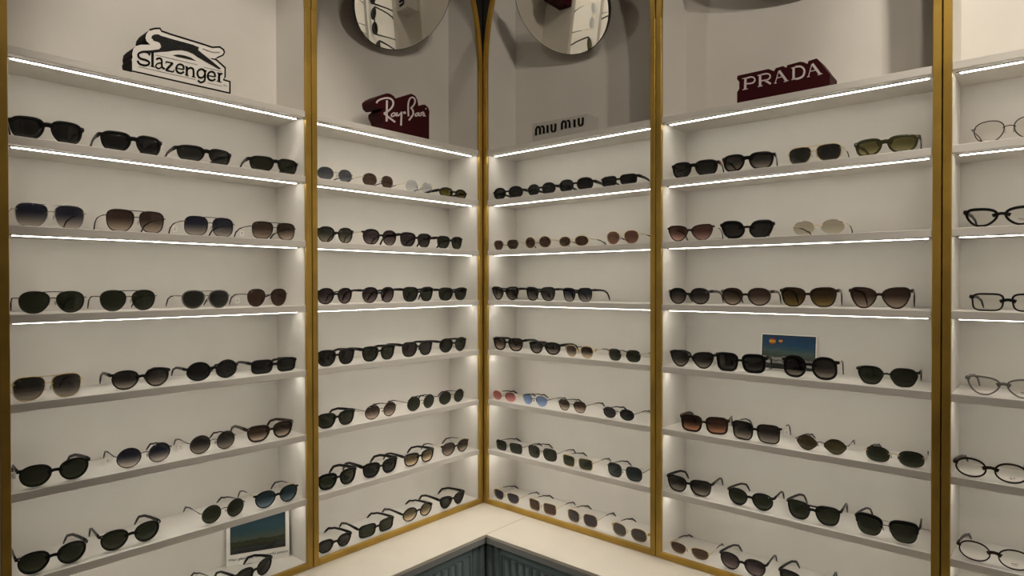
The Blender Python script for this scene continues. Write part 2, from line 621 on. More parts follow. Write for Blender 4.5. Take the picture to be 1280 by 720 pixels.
# bay, row, place, position along wall, set-back, width mm, turn, height mm, lens shape, frame style, frame, lens, rim mm
GLASSES = [
    ('A', 1, 1, -1.4050, 0.0264, 142, -6.0, 46, 'sport', 'sp', 'k', 'black', 4),
    ('A', 1, 2, -1.2288, 0.0277, 142, 0.0, 44, 'sport', 'sp', 'k', 'black', 4),
    ('A', 1, 3, -1.0522, 0.0243, 147, -0.9, 39, 'sport', 'sp', 'k', 'grey', 3),
    ('A', 1, 4, -0.8533, 0.0261, 147, -6.9, 41, 'sport', 'sp', 'k', 'dgreen', 3),
    ('A', 2, 1, -1.3992, 0.0291, 142, 0.0, 49, 'navig', 'db', 's', 'navyg', 1.2),
    ('A', 2, 2, -1.2225, 0.0292, 141, 0.0, 50, 'navig', 'db', 't', 'browng', 1.6),
    ('A', 2, 3, -1.0449, 0.023, 140, 0.0, 47, 'squarer', 'db', 'gm', 'navyg', 1.4),
    ('A', 2, 4, -0.8584, 0.0237, 144, 0.0, 46, 'navig', 'db', 'k', 'browng', 1.6),
    ('A', 3, 1, -1.3985, 0.0224, 135, 0.0, 46, 'aviator', 'db', 'gm', 'dgreen', 1.4),
    ('A', 3, 2, -1.2422, 0.0255, 133, 0.0, 47, 'pantow', 'db', 'gm', 'dgreen', 1.4),
    ('A', 3, 3, -1.0555, 0.0222, 134, 0.0, 45, 'pantow', 'db', 'c', 'grey', 2.2),
    ('A', 3, 4, -0.8797, 0.0257, 130, 0.0, 47, 'pantow', 'mt', 'gm', 'brown', 1.4),
    ('A', 4, 1, -1.4075, 0.0272, 140, 0.0, 50, 'navig', 'db', 'g', 'greyg', 1.4),
    ('A', 4, 2, -1.2149, 0.0242, 137, 0.0, 44, 'panto', 'ac', 'k', 'greyg', 2.5),
    ('A', 4, 3, -1.0366, 0.0274, 142, 0.0, 47, 'round', 'ac', 'k', 'black', 2.2),
    ('A', 4, 4, -0.8587, 0.0267, 145, 0.0, 37, 'rect', 'ac', 'k', 'black', 3),
    ('A', 5, 1, -1.3964, 0.0222, 139, 0.0, 46, 'panto', 'ac', 'k', 'dgreen', 3),
    ('A', 5, 2, -1.2081, 0.0265, 134, 0.0, 46, 'round', 'mt', 'gm', 'navyg', 1.3),
    ('A', 5, 3, -1.0384, 0.0241, 131, 0.0, 46, 'round', 'mt', 'gm', 'greyg', 1.3),
    ('A', 5, 4, -0.8716, 0.0253, 146, 0.0, 44, 'wayf', 'ac', 't', 'browng', 4),
    ('A', 6, 1, -1.4011, 0.0243, 137, 0.0, 46, 'panto', 'ac', 'k', 'dgreen', 3),
    ('A', 6, 2, -1.2396, 0.0275, 138, 0.0, 46, 'panto', 'ac', 'k', 'dgreen', 3),
    ('A', 6, 3, -1.0104, 0.0255, 128, 2.2, 46, 'round', 'mt', 'gm', 'dgreen', 1.3),
    ('A', 6, 4, -0.854, 0.0233, 138, 0.0, 46, 'panto', 'ac', 'k', 'blueg', 2.2),
    ('A', 7, 1, -1.0981, 0.0264, 137, 0.0, 46, 'round', 'mt', 'gm', 'dgreen', 1.3),
    ('A', 7, 2, -0.9258, 0.0190, 137, 16.0, 44, 'panto', 'ac', 'k', 'black', 2.6),
    ('B', 1, 1, -0.6509, 0.0245, 138, 0.0, 38, 'oval', 'mt', 's', 'greyblue', 1.1),
    ('B', 1, 2, -0.4835, 0.0238, 136, 0.0, 39, 'oval', 'rl', 'g', 'brown', 1),
    ('B', 1, 3, -0.3023, 0.0251, 133, 0.0, 38, 'oval', 'rl', 'g', 'clearblue', 1),
    ('B', 1, 4, -0.1288, 0.0295, 147, 0.0, 32, 'oval', 'ac', 'k', 'olive', 4),
    ('B', 2, 1, -0.6468, 0.0298, 135, 0.0, 46, 'panto', 'ac', 'k', 'greeng', 2.4),
    ('B', 2, 2, -0.4737, 0.0274, 145, 0.0, 48, 'panto', 'ac', 'k', 'purpleg', 2.4),
    ('B', 2, 3, -0.3158, 0.0292, 146, 0.0, 46, 'wayf', 'ac', 'k', 'purple', 3.5),
    ('B', 2, 4, -0.1492, 0.0288, 133, 0.0, 43, 'wayf', 'ac', 'k', 'dgreen', 3.5),
    ('B', 3, 1, -0.6524, 0.025, 132, 0.0, 47, 'panto', 'ac', 'k', 'purpleg', 3),
    ('B', 3, 2, -0.485, 0.0227, 137, 0.0, 49, 'panto', 'ac', 'k', 'purpleg', 2.4),
    ('B', 3, 3, -0.3063, 0.0272, 146, 0.0, 48, 'wayf', 'ac', 'k', 'dgreen', 3.6),
    ('B', 3, 4, -0.1352, 0.0265, 147, -1.5, 45, 'wayf', 'ac', 'k', 'dgreen', 3.2),
    ('B', 4, 1, -0.6488, 0.0249, 141, 0.0, 47, 'wayf', 'ac', 'k', 'black', 4),
    ('B', 4, 2, -0.4842, 0.0238, 139, 0.0, 46, 'wayf', 'ac', 'k', 'dgreen', 4.5),
    ('B', 4, 3, -0.3124, 0.0253, 146, 0.0, 48, 'wayf', 'ac', 'k', 'purple', 3.5),
    ('B', 4, 4, -0.1364, 0.0258, 142, 0.0, 49, 'panto', 'ac', 'k', 'dgreen', 2.8),
    ('B', 5, 1, -0.6501, 0.0242, 141, 0.0, 44, 'wayf', 'ac', 'k', 'dgreen', 3.6),
    ('B', 5, 2, -0.4755, 0.0243, 139, 0.0, 45, 'round', 'mt', 't', 'browng', 1.5),
    ('B', 5, 3, -0.2961, 0.0257, 136, 0.0, 47, 'round', 'mt', 'gm', 'dgreen', 1.5),
    ('B', 5, 4, -0.1405, 0.0289, 138, 0.0, 46, 'round', 'mt', 'gm', 'dgreen', 1.5),
    ('B', 6, 1, -0.6448, 0.0267, 145, 0.0, 47, 'wayf', 'ac', 'k', 'dgreen', 5),
    ('B', 6, 2, -0.4786, 0.0243, 147, 0.0, 46, 'wayf', 'ac', 'k', 'black', 5),
    ('B', 6, 3, -0.3062, 0.0242, 144, 0.0, 43, 'wayf', 'ac', 'k', 'tang', 3.5),
    ('B', 6, 4, -0.1252, 0.0256, 143, 0.0, 45, 'panto', 'ac', 't', 'browng', 2.6),
    ('B', 7, 1, -0.6585, 0.0236, 129, 0.0, 38, 'hex', 'ac', 'k', 'grey', 3),
    ('B', 7, 2, -0.495, 0.0236, 147, -0.9, 40, 'rect', 'ac', 'k', 'dgreen', 3),
    ('B', 7, 3, -0.3121, 0.0261, 142, 0.0, 45, 'round', 'ac', 'k', 'tang', 2.6),
    ('B', 7, 4, -0.1456, 0.0227, 133, 0.0, 43, 'cat', 'ac', 'k', 'black', 4),
    ('C', 1, 1, 0.1052, 0.0259, 147, 4.3, 41, 'oval', 'ac', 'k', 'black', 4),
    ('C', 1, 2, 0.2705, 0.0249, 135, 0.0, 38, 'oval', 'ac', 'k', 'black', 3.5),
    ('C', 1, 3, 0.4228, 0.0277, 147, 2.4, 39, 'ovalr', 'ac', 'k', 'black', 4.5),
    ('C', 1, 4, 0.5982, 0.028, 142, 0.0, 32, 'rect', 'ac', 'k', 'black', 3.5),
    ('C', 2, 1, 0.0930, 0.0275, 132, 3.0, 34, 'hex', 'rl', 'g', 'brown', 1),
    ('C', 2, 2, 0.2512, 0.0275, 133, 0.0, 40, 'round', 'mt', 'g', 'brown', 1.4),
    ('C', 2, 3, 0.4141, 0.025, 138, 0.0, 34, 'oval', 'mt', 'g', 'brown', 1.4),
    ('C', 2, 4, 0.6126, 0.0273, 132, 0.0, 41, 'panto', 'mt', 'g', 'pinkbrown', 1.2),
    ('C', 3, 1, 0.0920, 0.0247, 140, 0.0, 48, 'cat', 'ac', 'k', 'greyg', 2.6),
    ('C', 3, 2, 0.2638, 0.0266, 141, 0.0, 47, 'catsq', 'ac', 'k', 'greyg', 2.8),
    ('C', 3, 3, 0.4315, 0.0246, 130, 0.0, 45, 'wayf', 'ac', 'k', 'navyg', 2.2),
    ('C', 4, 1, 0.1043, 0.0256, 147, 4.5, 46, 'catsq', 'ac', 'k', 'browng', 4),
    ('C', 4, 2, 0.2864, 0.0225, 147, 1.0, 42, 'flat', 'ac', 'k', 'greyg', 4),
    ('C', 4, 3, 0.4403, 0.0239, 128, -1.2, 39, 'pantow', 'mt', 'g', 'browng', 1.5),
    ('C', 4, 4, 0.6173, 0.0298, 132, 0.0, 37, 'oct', 'rl', 'g', 'dgreen', 1),
    ('C', 5, 1, 0.0850, 0.0238, 128, 0.0, 33, 'oval', 'rl', 'g', 'pink', 1),
    ('C', 5, 2, 0.2359, 0.0275, 128, -1.8, 36, 'panto', 'rl', 'gm', 'blue', 1),
    ('C', 5, 3, 0.407, 0.0272, 129, 0.0, 37, 'hex', 'mt', 'gm', 'browng', 1.3),
    ('C', 5, 4, 0.5962, 0.0278, 129, 0.0, 34, 'oval', 'mt', 'k', 'black', 1.6),
    ('C', 6, 1, 0.1079, 0.0258, 142, 0.0, 36, 'rect', 'mt', 'gm', 'dgreen', 1.3),
    ('C', 6, 2, 0.2713, 0.0268, 143, 0.0, 43, 'squarer', 'mt', 'gm', 'dgreen', 1.4),
    ('C', 6, 3, 0.4324, 0.0225, 137, 0.0, 37, 'rect', 'mt', 'g', 'dgreen', 1.3),
    ('C', 6, 4, 0.623, 0.0226, 140, 0.0, 44, 'squarer', 'mt', 'gm', 'bluegreen', 1.4),
    ('C', 7, 1, 0.096, 0.0236, 141, 0.0, 37, 'semi', 'mt', 'g', 'navy', 1.2),
    ('C', 7, 2, 0.2748, 0.0232, 137, 0.0, 39, 'rect', 'mt', 'g', 'brown', 1.2),
    ('C', 7, 3, 0.4526, 0.0228, 136, 0.0, 42, 'squarer', 'mt', 'g', 'purplegrey', 1.4),
    ('C', 7, 4, 0.6409, 0.023, 139, 0.0, 41, 'ovalr', 'mt', 'g', 'greybrown', 1.3),
    ('D', 1, 1, 0.8640, 0.0264, 147, 6.5, 44, 'wayf', 'sp', 'k', 'grey', 4),
    ('D', 1, 2, 1.0292, 0.0235, 147, 8.1, 45, 'wayf', 'sp', 'k', 'greyg', 4.5),
    ('D', 1, 3, 1.2086, 0.0296, 144, 0.0, 43, 'navig', 'db', 'g', 'grey', 1.3),
    ('D', 1, 4, 1.3767, 0.0275, 146, 0.0, 40, 'wayf', 'sp', 'o', 'olivelight', 4.5),
    ('D', 2, 1, 0.8528, 0.0263, 147, 4.6, 45, 'cat', 'ac', 't', 'pinkbrowng', 2.2),
    ('D', 2, 2, 1.0284, 0.0277, 147, 18.8, 46, 'geo', 'ac', 'k', 'grey', 6),
    ('D', 2, 3, 1.2203, 0.0241, 138, 0.0, 36, 'oval', 'rl', 'g', 'clear', 1),
    ('D', 3, 1, 0.8477, 0.0294, 138, 0.0, 46, 'panto', 'ac', 'k', 'greyg', 3),
    ('D', 3, 2, 1.0237, 0.0287, 147, 1.0, 47, 'panto', 'ac', 't', 'browng', 3),
    ('D', 3, 3, 1.1946, 0.0278, 147, 2.8, 49, 'catsq', 'ac', 't', 'brownyel', 3.2),
    ('D', 3, 4, 1.3662, 0.0258, 142, 0.0, 50, 'cat', 'ac', 't', 'browng', 3),
    ('D', 4, 1, 0.8566, 0.0287, 147, 0.0, 47, 'cat', 'ac', 'k', 'greyg', 3),
    ('D', 4, 2, 1.009, 0.028, 147, 4.4, 50, 'square', 'ac', 'k', 'grey', 6),
    ('D', 4, 3, 1.1984, 0.0273, 145, 0.0, 56, 'butter', 'ac', 'k', 'greyg', 5),
    ('D', 4, 4, 1.3827, 0.0293, 140, 0.0, 44, 'hex', 'ac', 'k', 'dgreen', 1.8),
    ('D', 5, 1, 0.8987, 0.0271, 147, 11.1, 48, 'square', 'ac', 't', 'orangeg', 4.5),
    ('D', 5, 2, 1.054, 0.0249, 142, 0.0, 50, 'square', 'ac', 'k', 'greyg', 2.6),
    ('D', 5, 3, 1.2283, 0.0264, 135, 0.0, 38, 'hexo', 'mt', 't', 'greenbrown', 1.4),
    ('D', 5, 4, 1.4002, 0.0236, 138, 0.0, 37, 'ovalr', 'rl', 'g', 'dgreen', 1),
    ('D', 6, 1, 0.8506, 0.0235, 147, 2.7, 46, 'wayf', 'ac', 'k', 'greyg', 3.2),
    ('D', 6, 2, 1.0379, 0.0278, 135, 0.0, 46, 'panto', 'ac', 'k', 'dgreen', 2.2),
    ('D', 6, 3, 1.2085, 0.0283, 139, 0.0, 48, 'wayf', 'fl', 'k', 'dgreen', 2.6),
    ('D', 6, 4, 1.382, 0.0298, 144, 0.0, 48, 'wayf', 'br', 'k', 'dgreen', 1.4),
    ('D', 7, 1, 0.8495, 0.0288, 137, 0.0, 32, 'semi', 'mt', 'g', 'brown', 1.2),
    ('D', 7, 2, 1.016, 0.0263, 139, 0.0, 46, 'panto', 'ac', 'k', 'purpleg', 2.2),
    ('D', 7, 3, 1.1861, 0.0227, 133, 0.0, 45, 'wayf', 'ac', 'k', 'dgreen', 3),
    ('D', 7, 4, 1.361, 0.0259, 128, -2.9, 45, 'panto', 'mt', 'g', 'dgreen', 1.3),
    ('E', 1, 1, 1.6236, 0.0294, 142, 0.0, 45, 'panto', 'mt', 't', 'demo', 1.4),
    ('E', 2, 1, 1.6106, 0.0283, 142, 0.0, 40, 'cat', 'ac', 'k', 'demo', 4.2),
    ('E', 3, 1, 1.6232, 0.0259, 142, 0.0, 38, 'rect', 'ac', 'k', 'demo', 2.8),
    ('E', 4, 1, 1.6163, 0.0256, 142, 0.0, 41, 'cat', 'ac', 'c', 'demo', 2.6),
    ('E', 5, 1, 1.5932, 0.0237, 142, 0.0, 42, 'oval', 'ac', 't', 'demo', 3.0),
    ('E', 6, 1, 1.601, 0.0234, 142, 0.0, 43, 'oval', 'ac', 't', 'demo', 2.2),
]
# lettering and outlines in millimetres on each sign face: position, outline, strokes, filled shapes
SIGNS = {
    'cat': (-1.133,
      [(-102.3,9.0),(-102.1,33.9),(-103.2,40.2),(-100.8,46.0),(-102.0,53.6),(-99.5,67.3),(-93.5,75.6),(-82.7,82.1),(-60.8,88.4),(-69.3,94.4),(-71.7,101.7),(-70.0,111.5),(-63.1,124.2),(-50.7,131.5),(-38.7,136.2),(-34.5,130.2),(-10.3,128.5),(64.3,126.2),(92.2,124.7),(112.2,131.3),(122.3,126.3),(124.6,120.3),(120.8,111.4),(106.3,100.8),(99.2,96.0),(126.4,78.6),(126.3,53.9),(121.9,44.7),(139.4,44.0),(139.2,7.4)],
      [[[(-60.8,62.3),(-61.2,63.9),(-61.9,66.3),(-63.5,68.5),(-65.9,69.7),(-68.6,70.1),(-71.6,69.9),(-75.1,69.2),(-78.8,68.0),(-82.2,66.4),(-85.3,64.2),(-87.9,61.6),(-90.0,58.8),(-91.1,55.6),(-91.1,52.6),(-90.5,50.0),(-89.1,47.9),(-87.1,46.1),(-84.4,44.9),(-80.9,44.6),(-77.2,44.7),(-74.0,44.7),(-71.1,44.1),(-68.3,43.3),(-66.6,42.4),(-66.1,41.6),(-66.0,40.9),(-66.2,40.3),(-67.0,39.1),(-68.7,37.6),(-70.8,36.4),(-73.4,35.6),(-76.6,35.2),(-79.5,35.1),(-82.0,35.4),(-84.2,36.1),(-85.7,37.0),(-86.8,38.4),(-87.6,40.4),(-88.1,41.9),(-92.2,39.1),(-91.6,37.5),(-90.6,35.1),(-88.9,32.9),(-86.6,31.4),(-83.8,30.6),(-80.8,30.1),(-77.3,30.2),(-73.6,30.7),(-70.1,31.8),(-67.0,33.6),(-64.4,35.9),(-62.4,38.6),(-61.5,41.6),(-61.9,44.5),(-63.4,46.7),(-66.0,48.1),(-69.2,49.0),(-72.6,49.6),(-76.2,49.7),(-79.8,49.6),(-82.5,49.8),(-84.3,50.6),(-85.6,51.8),(-86.4,53.0),(-86.8,54.4),(-86.8,55.8),(-86.4,57.1),(-85.2,58.6),(-83.3,60.4),(-81.1,62.0),(-78.3,63.3),(-75.1,64.3),(-72.3,64.9),(-69.9,65.0),(-68.0,64.7),(-66.7,64.2),(-66.0,63.2),(-65.5,61.4),(-65.1,59.9)],[(-59.1,68.8),(-59.3,34.3),(-53.6,35.8),(-53.4,70.4)],[(-61.2,67.4),(-54.3,67.7),(-53.8,70.1),(-60.7,69.8)],[(-61.4,33.8),(-51.5,33.9),(-51.0,36.3),(-60.9,36.1)],[(-46.5,53.0),(-45.1,54.4),(-43.4,56.1),(-42.0,57.0),(-40.7,57.4),(-39.1,57.4),(-38.0,57.0),(-37.6,56.4),(-37.2,55.3),(-36.8,53.0),(-36.8,48.8),(-36.9,43.3),(-36.3,38.4),(-33.7,35.5),(-30.7,34.4),(-28.7,33.8),(-26.7,38.4),(-28.5,38.9),(-30.8,39.8),(-32.2,41.1),(-32.6,44.7),(-32.5,49.9),(-32.5,54.5),(-33.0,57.5),(-33.7,59.6),(-35.3,61.3),(-37.5,62.1),(-40.1,62.1),(-42.8,61.4),(-45.4,59.6),(-47.5,57.5),(-48.9,56.1)],[(-35.3,51.0),(-37.7,50.3),(-41.1,49.1),(-44.3,47.5),(-46.7,45.5),(-48.5,43.2),(-49.8,40.8),(-50.3,38.2),(-50.1,35.8),(-49.2,33.8),(-47.5,32.3),(-45.1,31.3),(-42.2,31.3),(-39.1,33.3),(-36.3,35.9),(-34.3,37.7),(-36.2,40.3),(-38.0,38.5),(-40.6,36.1),(-42.4,34.9),(-43.8,34.9),(-45.3,35.6),(-46.4,36.6),(-46.9,37.6),(-47.0,38.9),(-46.7,40.1),(-46.0,41.5),(-44.8,43.0),(-43.2,44.4),(-40.7,45.6),(-37.5,46.7),(-35.1,47.5)],[(-25.1,53.7),(-8.4,54.3),(-7.8,57.4),(-24.5,56.8)],[(-10.6,57.2),(-26.5,35.6),(-22.8,32.7),(-6.7,54.3)],[(-26.0,31.6),(-7.3,32.0),(-6.6,35.5),(-25.3,35.0)],[(-6.2,33.0),(-4.1,39.8),(-6.2,40.1),(-8.3,33.2)],[(-25.3,55.9),(-26.1,50.8),(-24.0,50.9),(-23.2,56.0)],[(1.4,43.9),(18.2,44.9),(18.7,47.7),(1.9,46.6)],[(20.7,47.1),(20.5,49.7),(20.1,53.5),(18.9,57.0),(16.4,59.1),(13.5,60.0),(10.3,60.1),(7.1,59.0),(4.1,57.0),(1.4,54.3),(-0.5,50.9),(-1.8,47.1),(-2.4,43.5),(-2.1,40.0),(-0.9,36.7),(1.1,34.1),(4.1,32.6),(7.7,32.0),(11.5,32.5),(15.1,34.6),(18.1,37.3),(20.0,39.2),(17.4,42.4),(15.6,40.6),(13.2,38.3),(11.1,37.1),(8.9,36.9),(6.2,37.3),(4.2,38.2),(3.1,39.8),(2.3,42.1),(2.1,44.5),(2.4,47.0),(3.4,49.7),(4.6,51.8),(6.1,53.4),(8.1,54.6),(9.9,55.3),(11.7,55.2),(13.7,54.6),(15.0,53.6),(15.7,51.4),(16.0,48.0),(16.2,45.5)],[(23.2,54.7),(23.1,32.5),(28.6,33.9),(28.7,56.1)],[(20.9,54.1),(27.0,54.0),(27.6,56.4),(21.5,56.5)],[(21.3,31.7),(30.4,31.7),(30.9,34.2),(21.8,34.2)],[(28.8,47.3),(30.8,49.1),(33.5,51.4),(35.5,52.6),(36.9,52.6),(38.6,52.0),(39.8,51.1),(40.3,50.0),(40.5,48.0),(40.6,45.2),(40.7,41.0),(40.6,36.1),(40.6,32.7),(45.5,33.8),(45.6,37.3),(45.7,42.2),(45.6,46.6),(45.4,49.7),(45.1,52.6),(43.8,55.1),(41.6,56.9),(38.7,57.8),(35.2,57.6),(31.6,55.5),(28.4,52.9),(26.3,51.0)],[(38.4,32.1),(47.6,31.8),(48.2,34.3),(39.0,34.5)],[(73.8,54.7),(73.0,56.3),(71.7,58.7),(69.6,60.7),(66.8,61.5),(63.8,61.3),(60.6,60.3),(57.6,58.2),(54.9,55.5),(52.6,52.4),(51.2,49.1),(50.6,45.7),(50.6,42.4),(51.2,39.3),(52.5,36.4),(54.5,34.1),(57.2,32.9),(60.4,32.7),(63.6,33.4),(66.7,35.2),(69.4,37.6),(71.7,40.2),(73.3,43.1),(74.0,45.8),(74.5,47.5),(69.9,47.6),(69.5,46.0),(68.9,44.0),(68.1,42.4),(66.7,40.8),(64.7,39.1),(62.9,38.0),(61.2,37.7),(59.2,37.8),(57.7,38.4),(56.6,39.7),(55.7,41.9),(55.2,44.1),(55.2,46.4),(55.7,48.7),(56.5,50.7),(57.9,52.7),(59.9,54.6),(61.7,55.9),(63.4,56.4),(65.2,56.5),(66.6,56.2),(67.7,55.1),(68.7,53.1),(69.5,51.5)],[(70.1,57.8),(70.3,52.0),(70.5,44.0),(70.3,37.3),(69.9,33.5),(69.2,31.3),(68.2,29.6),(66.2,27.6),(63.5,25.9),(61.4,25.2),(59.6,25.8),(57.3,27.4),(55.5,28.8),(52.2,24.5),(54.0,23.1),(56.9,21.2),(60.5,20.2),(64.6,21.5),(68.4,23.9),(71.5,26.9),(73.5,30.2),(74.5,33.7),(75.1,38.2),(75.2,45.2),(75.1,53.3),(74.9,59.1)],[(70.7,55.8),(76.8,55.4),(77.7,58.2),(71.5,58.7)],[(80.8,44.4),(98.9,45.4),(99.4,48.3),(81.4,47.2)],[(101.6,47.7),(101.4,50.4),(100.9,54.4),(99.6,58.0),(97.0,60.1),(93.8,61.1),(90.4,61.2),(87.0,60.0),(83.7,57.9),(80.8,55.1),(78.8,51.6),(77.5,47.7),(77.0,44.0),(77.4,40.4),(78.6,37.0),(80.7,34.3),(84.0,32.8),(87.9,32.2),(91.9,32.6),(95.8,34.8),(99.0,37.6),(101.1,39.6),(98.3,42.9),(96.4,41.1),(93.7,38.7),(91.5,37.4),(89.1,37.2),(86.3,37.6),(84.2,38.6),(82.9,40.2),(82.1,42.6),(81.8,45.1),(82.2,47.7),(83.1,50.5),(84.3,52.6),(85.9,54.2),(88.0,55.5),(89.9,56.2),(91.9,56.1),(94.0,55.5),(95.4,54.5),(96.2,52.2),(96.5,48.7),(96.8,46.1)],[(107.1,58.7),(106.4,36.1),(112.4,37.4),(113.1,60.1)],[(104.1,57.8),(111.0,57.8),(111.6,60.4),(104.7,60.4)],[(103.4,35.2),(115.4,34.9),(116.1,37.5),(104.0,37.7)],[(113.3,53.4),(114.0,55.0),(114.8,56.8),(115.1,57.4),(115.3,57.3),(116.7,57.1),(117.9,56.9),(119.6,61.6),(118.3,61.8),(116.2,62.0),(113.2,61.1),(111.1,58.5),(109.9,56.0),(109.2,54.4)]],[[(-89.2,25.6),(47.7,26.4),(48.0,27.9),(-88.9,27.0)],[(-50.0,65.0),(53.4,66.9),(53.7,68.4),(-49.7,66.5)],[(69.3,64.6),(117.5,65.1),(117.8,66.7),(69.7,66.1)],[(78.9,25.2),(117.8,25.5),(118.2,27.1),(79.2,26.7)],[(121.6,30.1),(125.9,30.0),(126.4,31.8),(122.0,31.9)],[(123.0,30.8),(122.4,27.2),(124.1,27.3),(124.7,31.0)],[(128.0,27.7),(128.2,30.8),(129.2,28.3),(130.7,30.6),(130.5,27.5),(131.8,27.8),(131.6,31.8),(129.5,29.7),(127.7,31.8),(126.7,27.6)],[(66.5,112.1),(91.8,109.7),(112.1,114.7),(112.2,117.8),(92.5,112.8),(67.5,115.2)]],[[(-62.6,123.1),(-50.4,130.2),(-39.3,134.2),(-35.3,128.3),(-10.8,126.5),(63.7,124.1),(91.9,122.7),(111.8,129.2),(120.8,124.5),(122.6,119.9),(119.5,112.6),(105.5,102.4),(97.6,94.4),(124.6,77.2),(124.3,53.6),(120.4,42.9),(137.6,42.7),(137.2,10.7),(141.3,11.6),(141.3,45.3),(123.3,46.5),(128.3,54.1),(128.2,80.1),(100.8,97.6),(107.1,99.2),(122.1,110.1),(126.7,120.6),(123.9,128.1),(112.7,133.4),(92.6,126.8),(64.9,128.2),(-9.7,130.5),(-33.6,132.1),(-38.1,138.2),(-50.9,133.8),(-63.5,126.4)],[(-102.6,10.2),(138.8,10.1),(139.7,14.0),(-101.9,13.7)]]],
      [[(-58.8,105.5),(-57.0,111.9),(-50.8,117.0),(-42.8,119.6),(-35.8,117.7),(-5.2,117.2),(42.4,117.1),(57.4,114.3),(54.6,107.3),(66.9,100.0),(86.4,89.7),(103.4,79.8),(114.8,72.7),(110.5,69.9),(92.0,75.4),(69.6,82.4),(53.1,87.8),(42.3,93.3),(28.9,95.7),(13.0,94.9),(-5.4,89.2),(-20.8,82.2),(-36.0,77.4),(-60.9,67.5),(-79.2,68.3),(-60.9,73.9),(-41.0,82.2),(-36.0,89.3),(-37.9,96.8),(-42.2,100.2),(-48.4,100.0),(-53.4,100.1),(-55.3,103.3)],[(-8.5,76.3),(5.0,81.6),(20.8,83.2),(36.8,82.0),(49.8,76.8),(31.4,75.8),(15.5,75.7),(1.1,74.8)],[(85.9,93.8),(99.2,96.0),(101.1,92.8),(92.1,92.1)]]),
    'script': (-0.411,
      [(-59.2,-2.9),(-59.1,22.2),(-65.3,33.0),(-72.3,43.6),(-72.2,55.0),(-58.9,68.5),(-82.4,62.5),(-94.0,69.5),(-98.3,82.8),(-97.1,90.6),(-88.4,99.6),(-67.9,112.5),(-47.1,121.9),(-32.0,123.6),(-16.9,118.9),(-9.3,112.1),(42.4,137.0),(60.0,144.6),(77.8,141.1),(87.6,128.1),(92.4,107.7),(110.7,116.6),(124.1,119.4),(139.2,111.1),(144.3,96.7),(142.5,86.1),(142.3,3.4)],
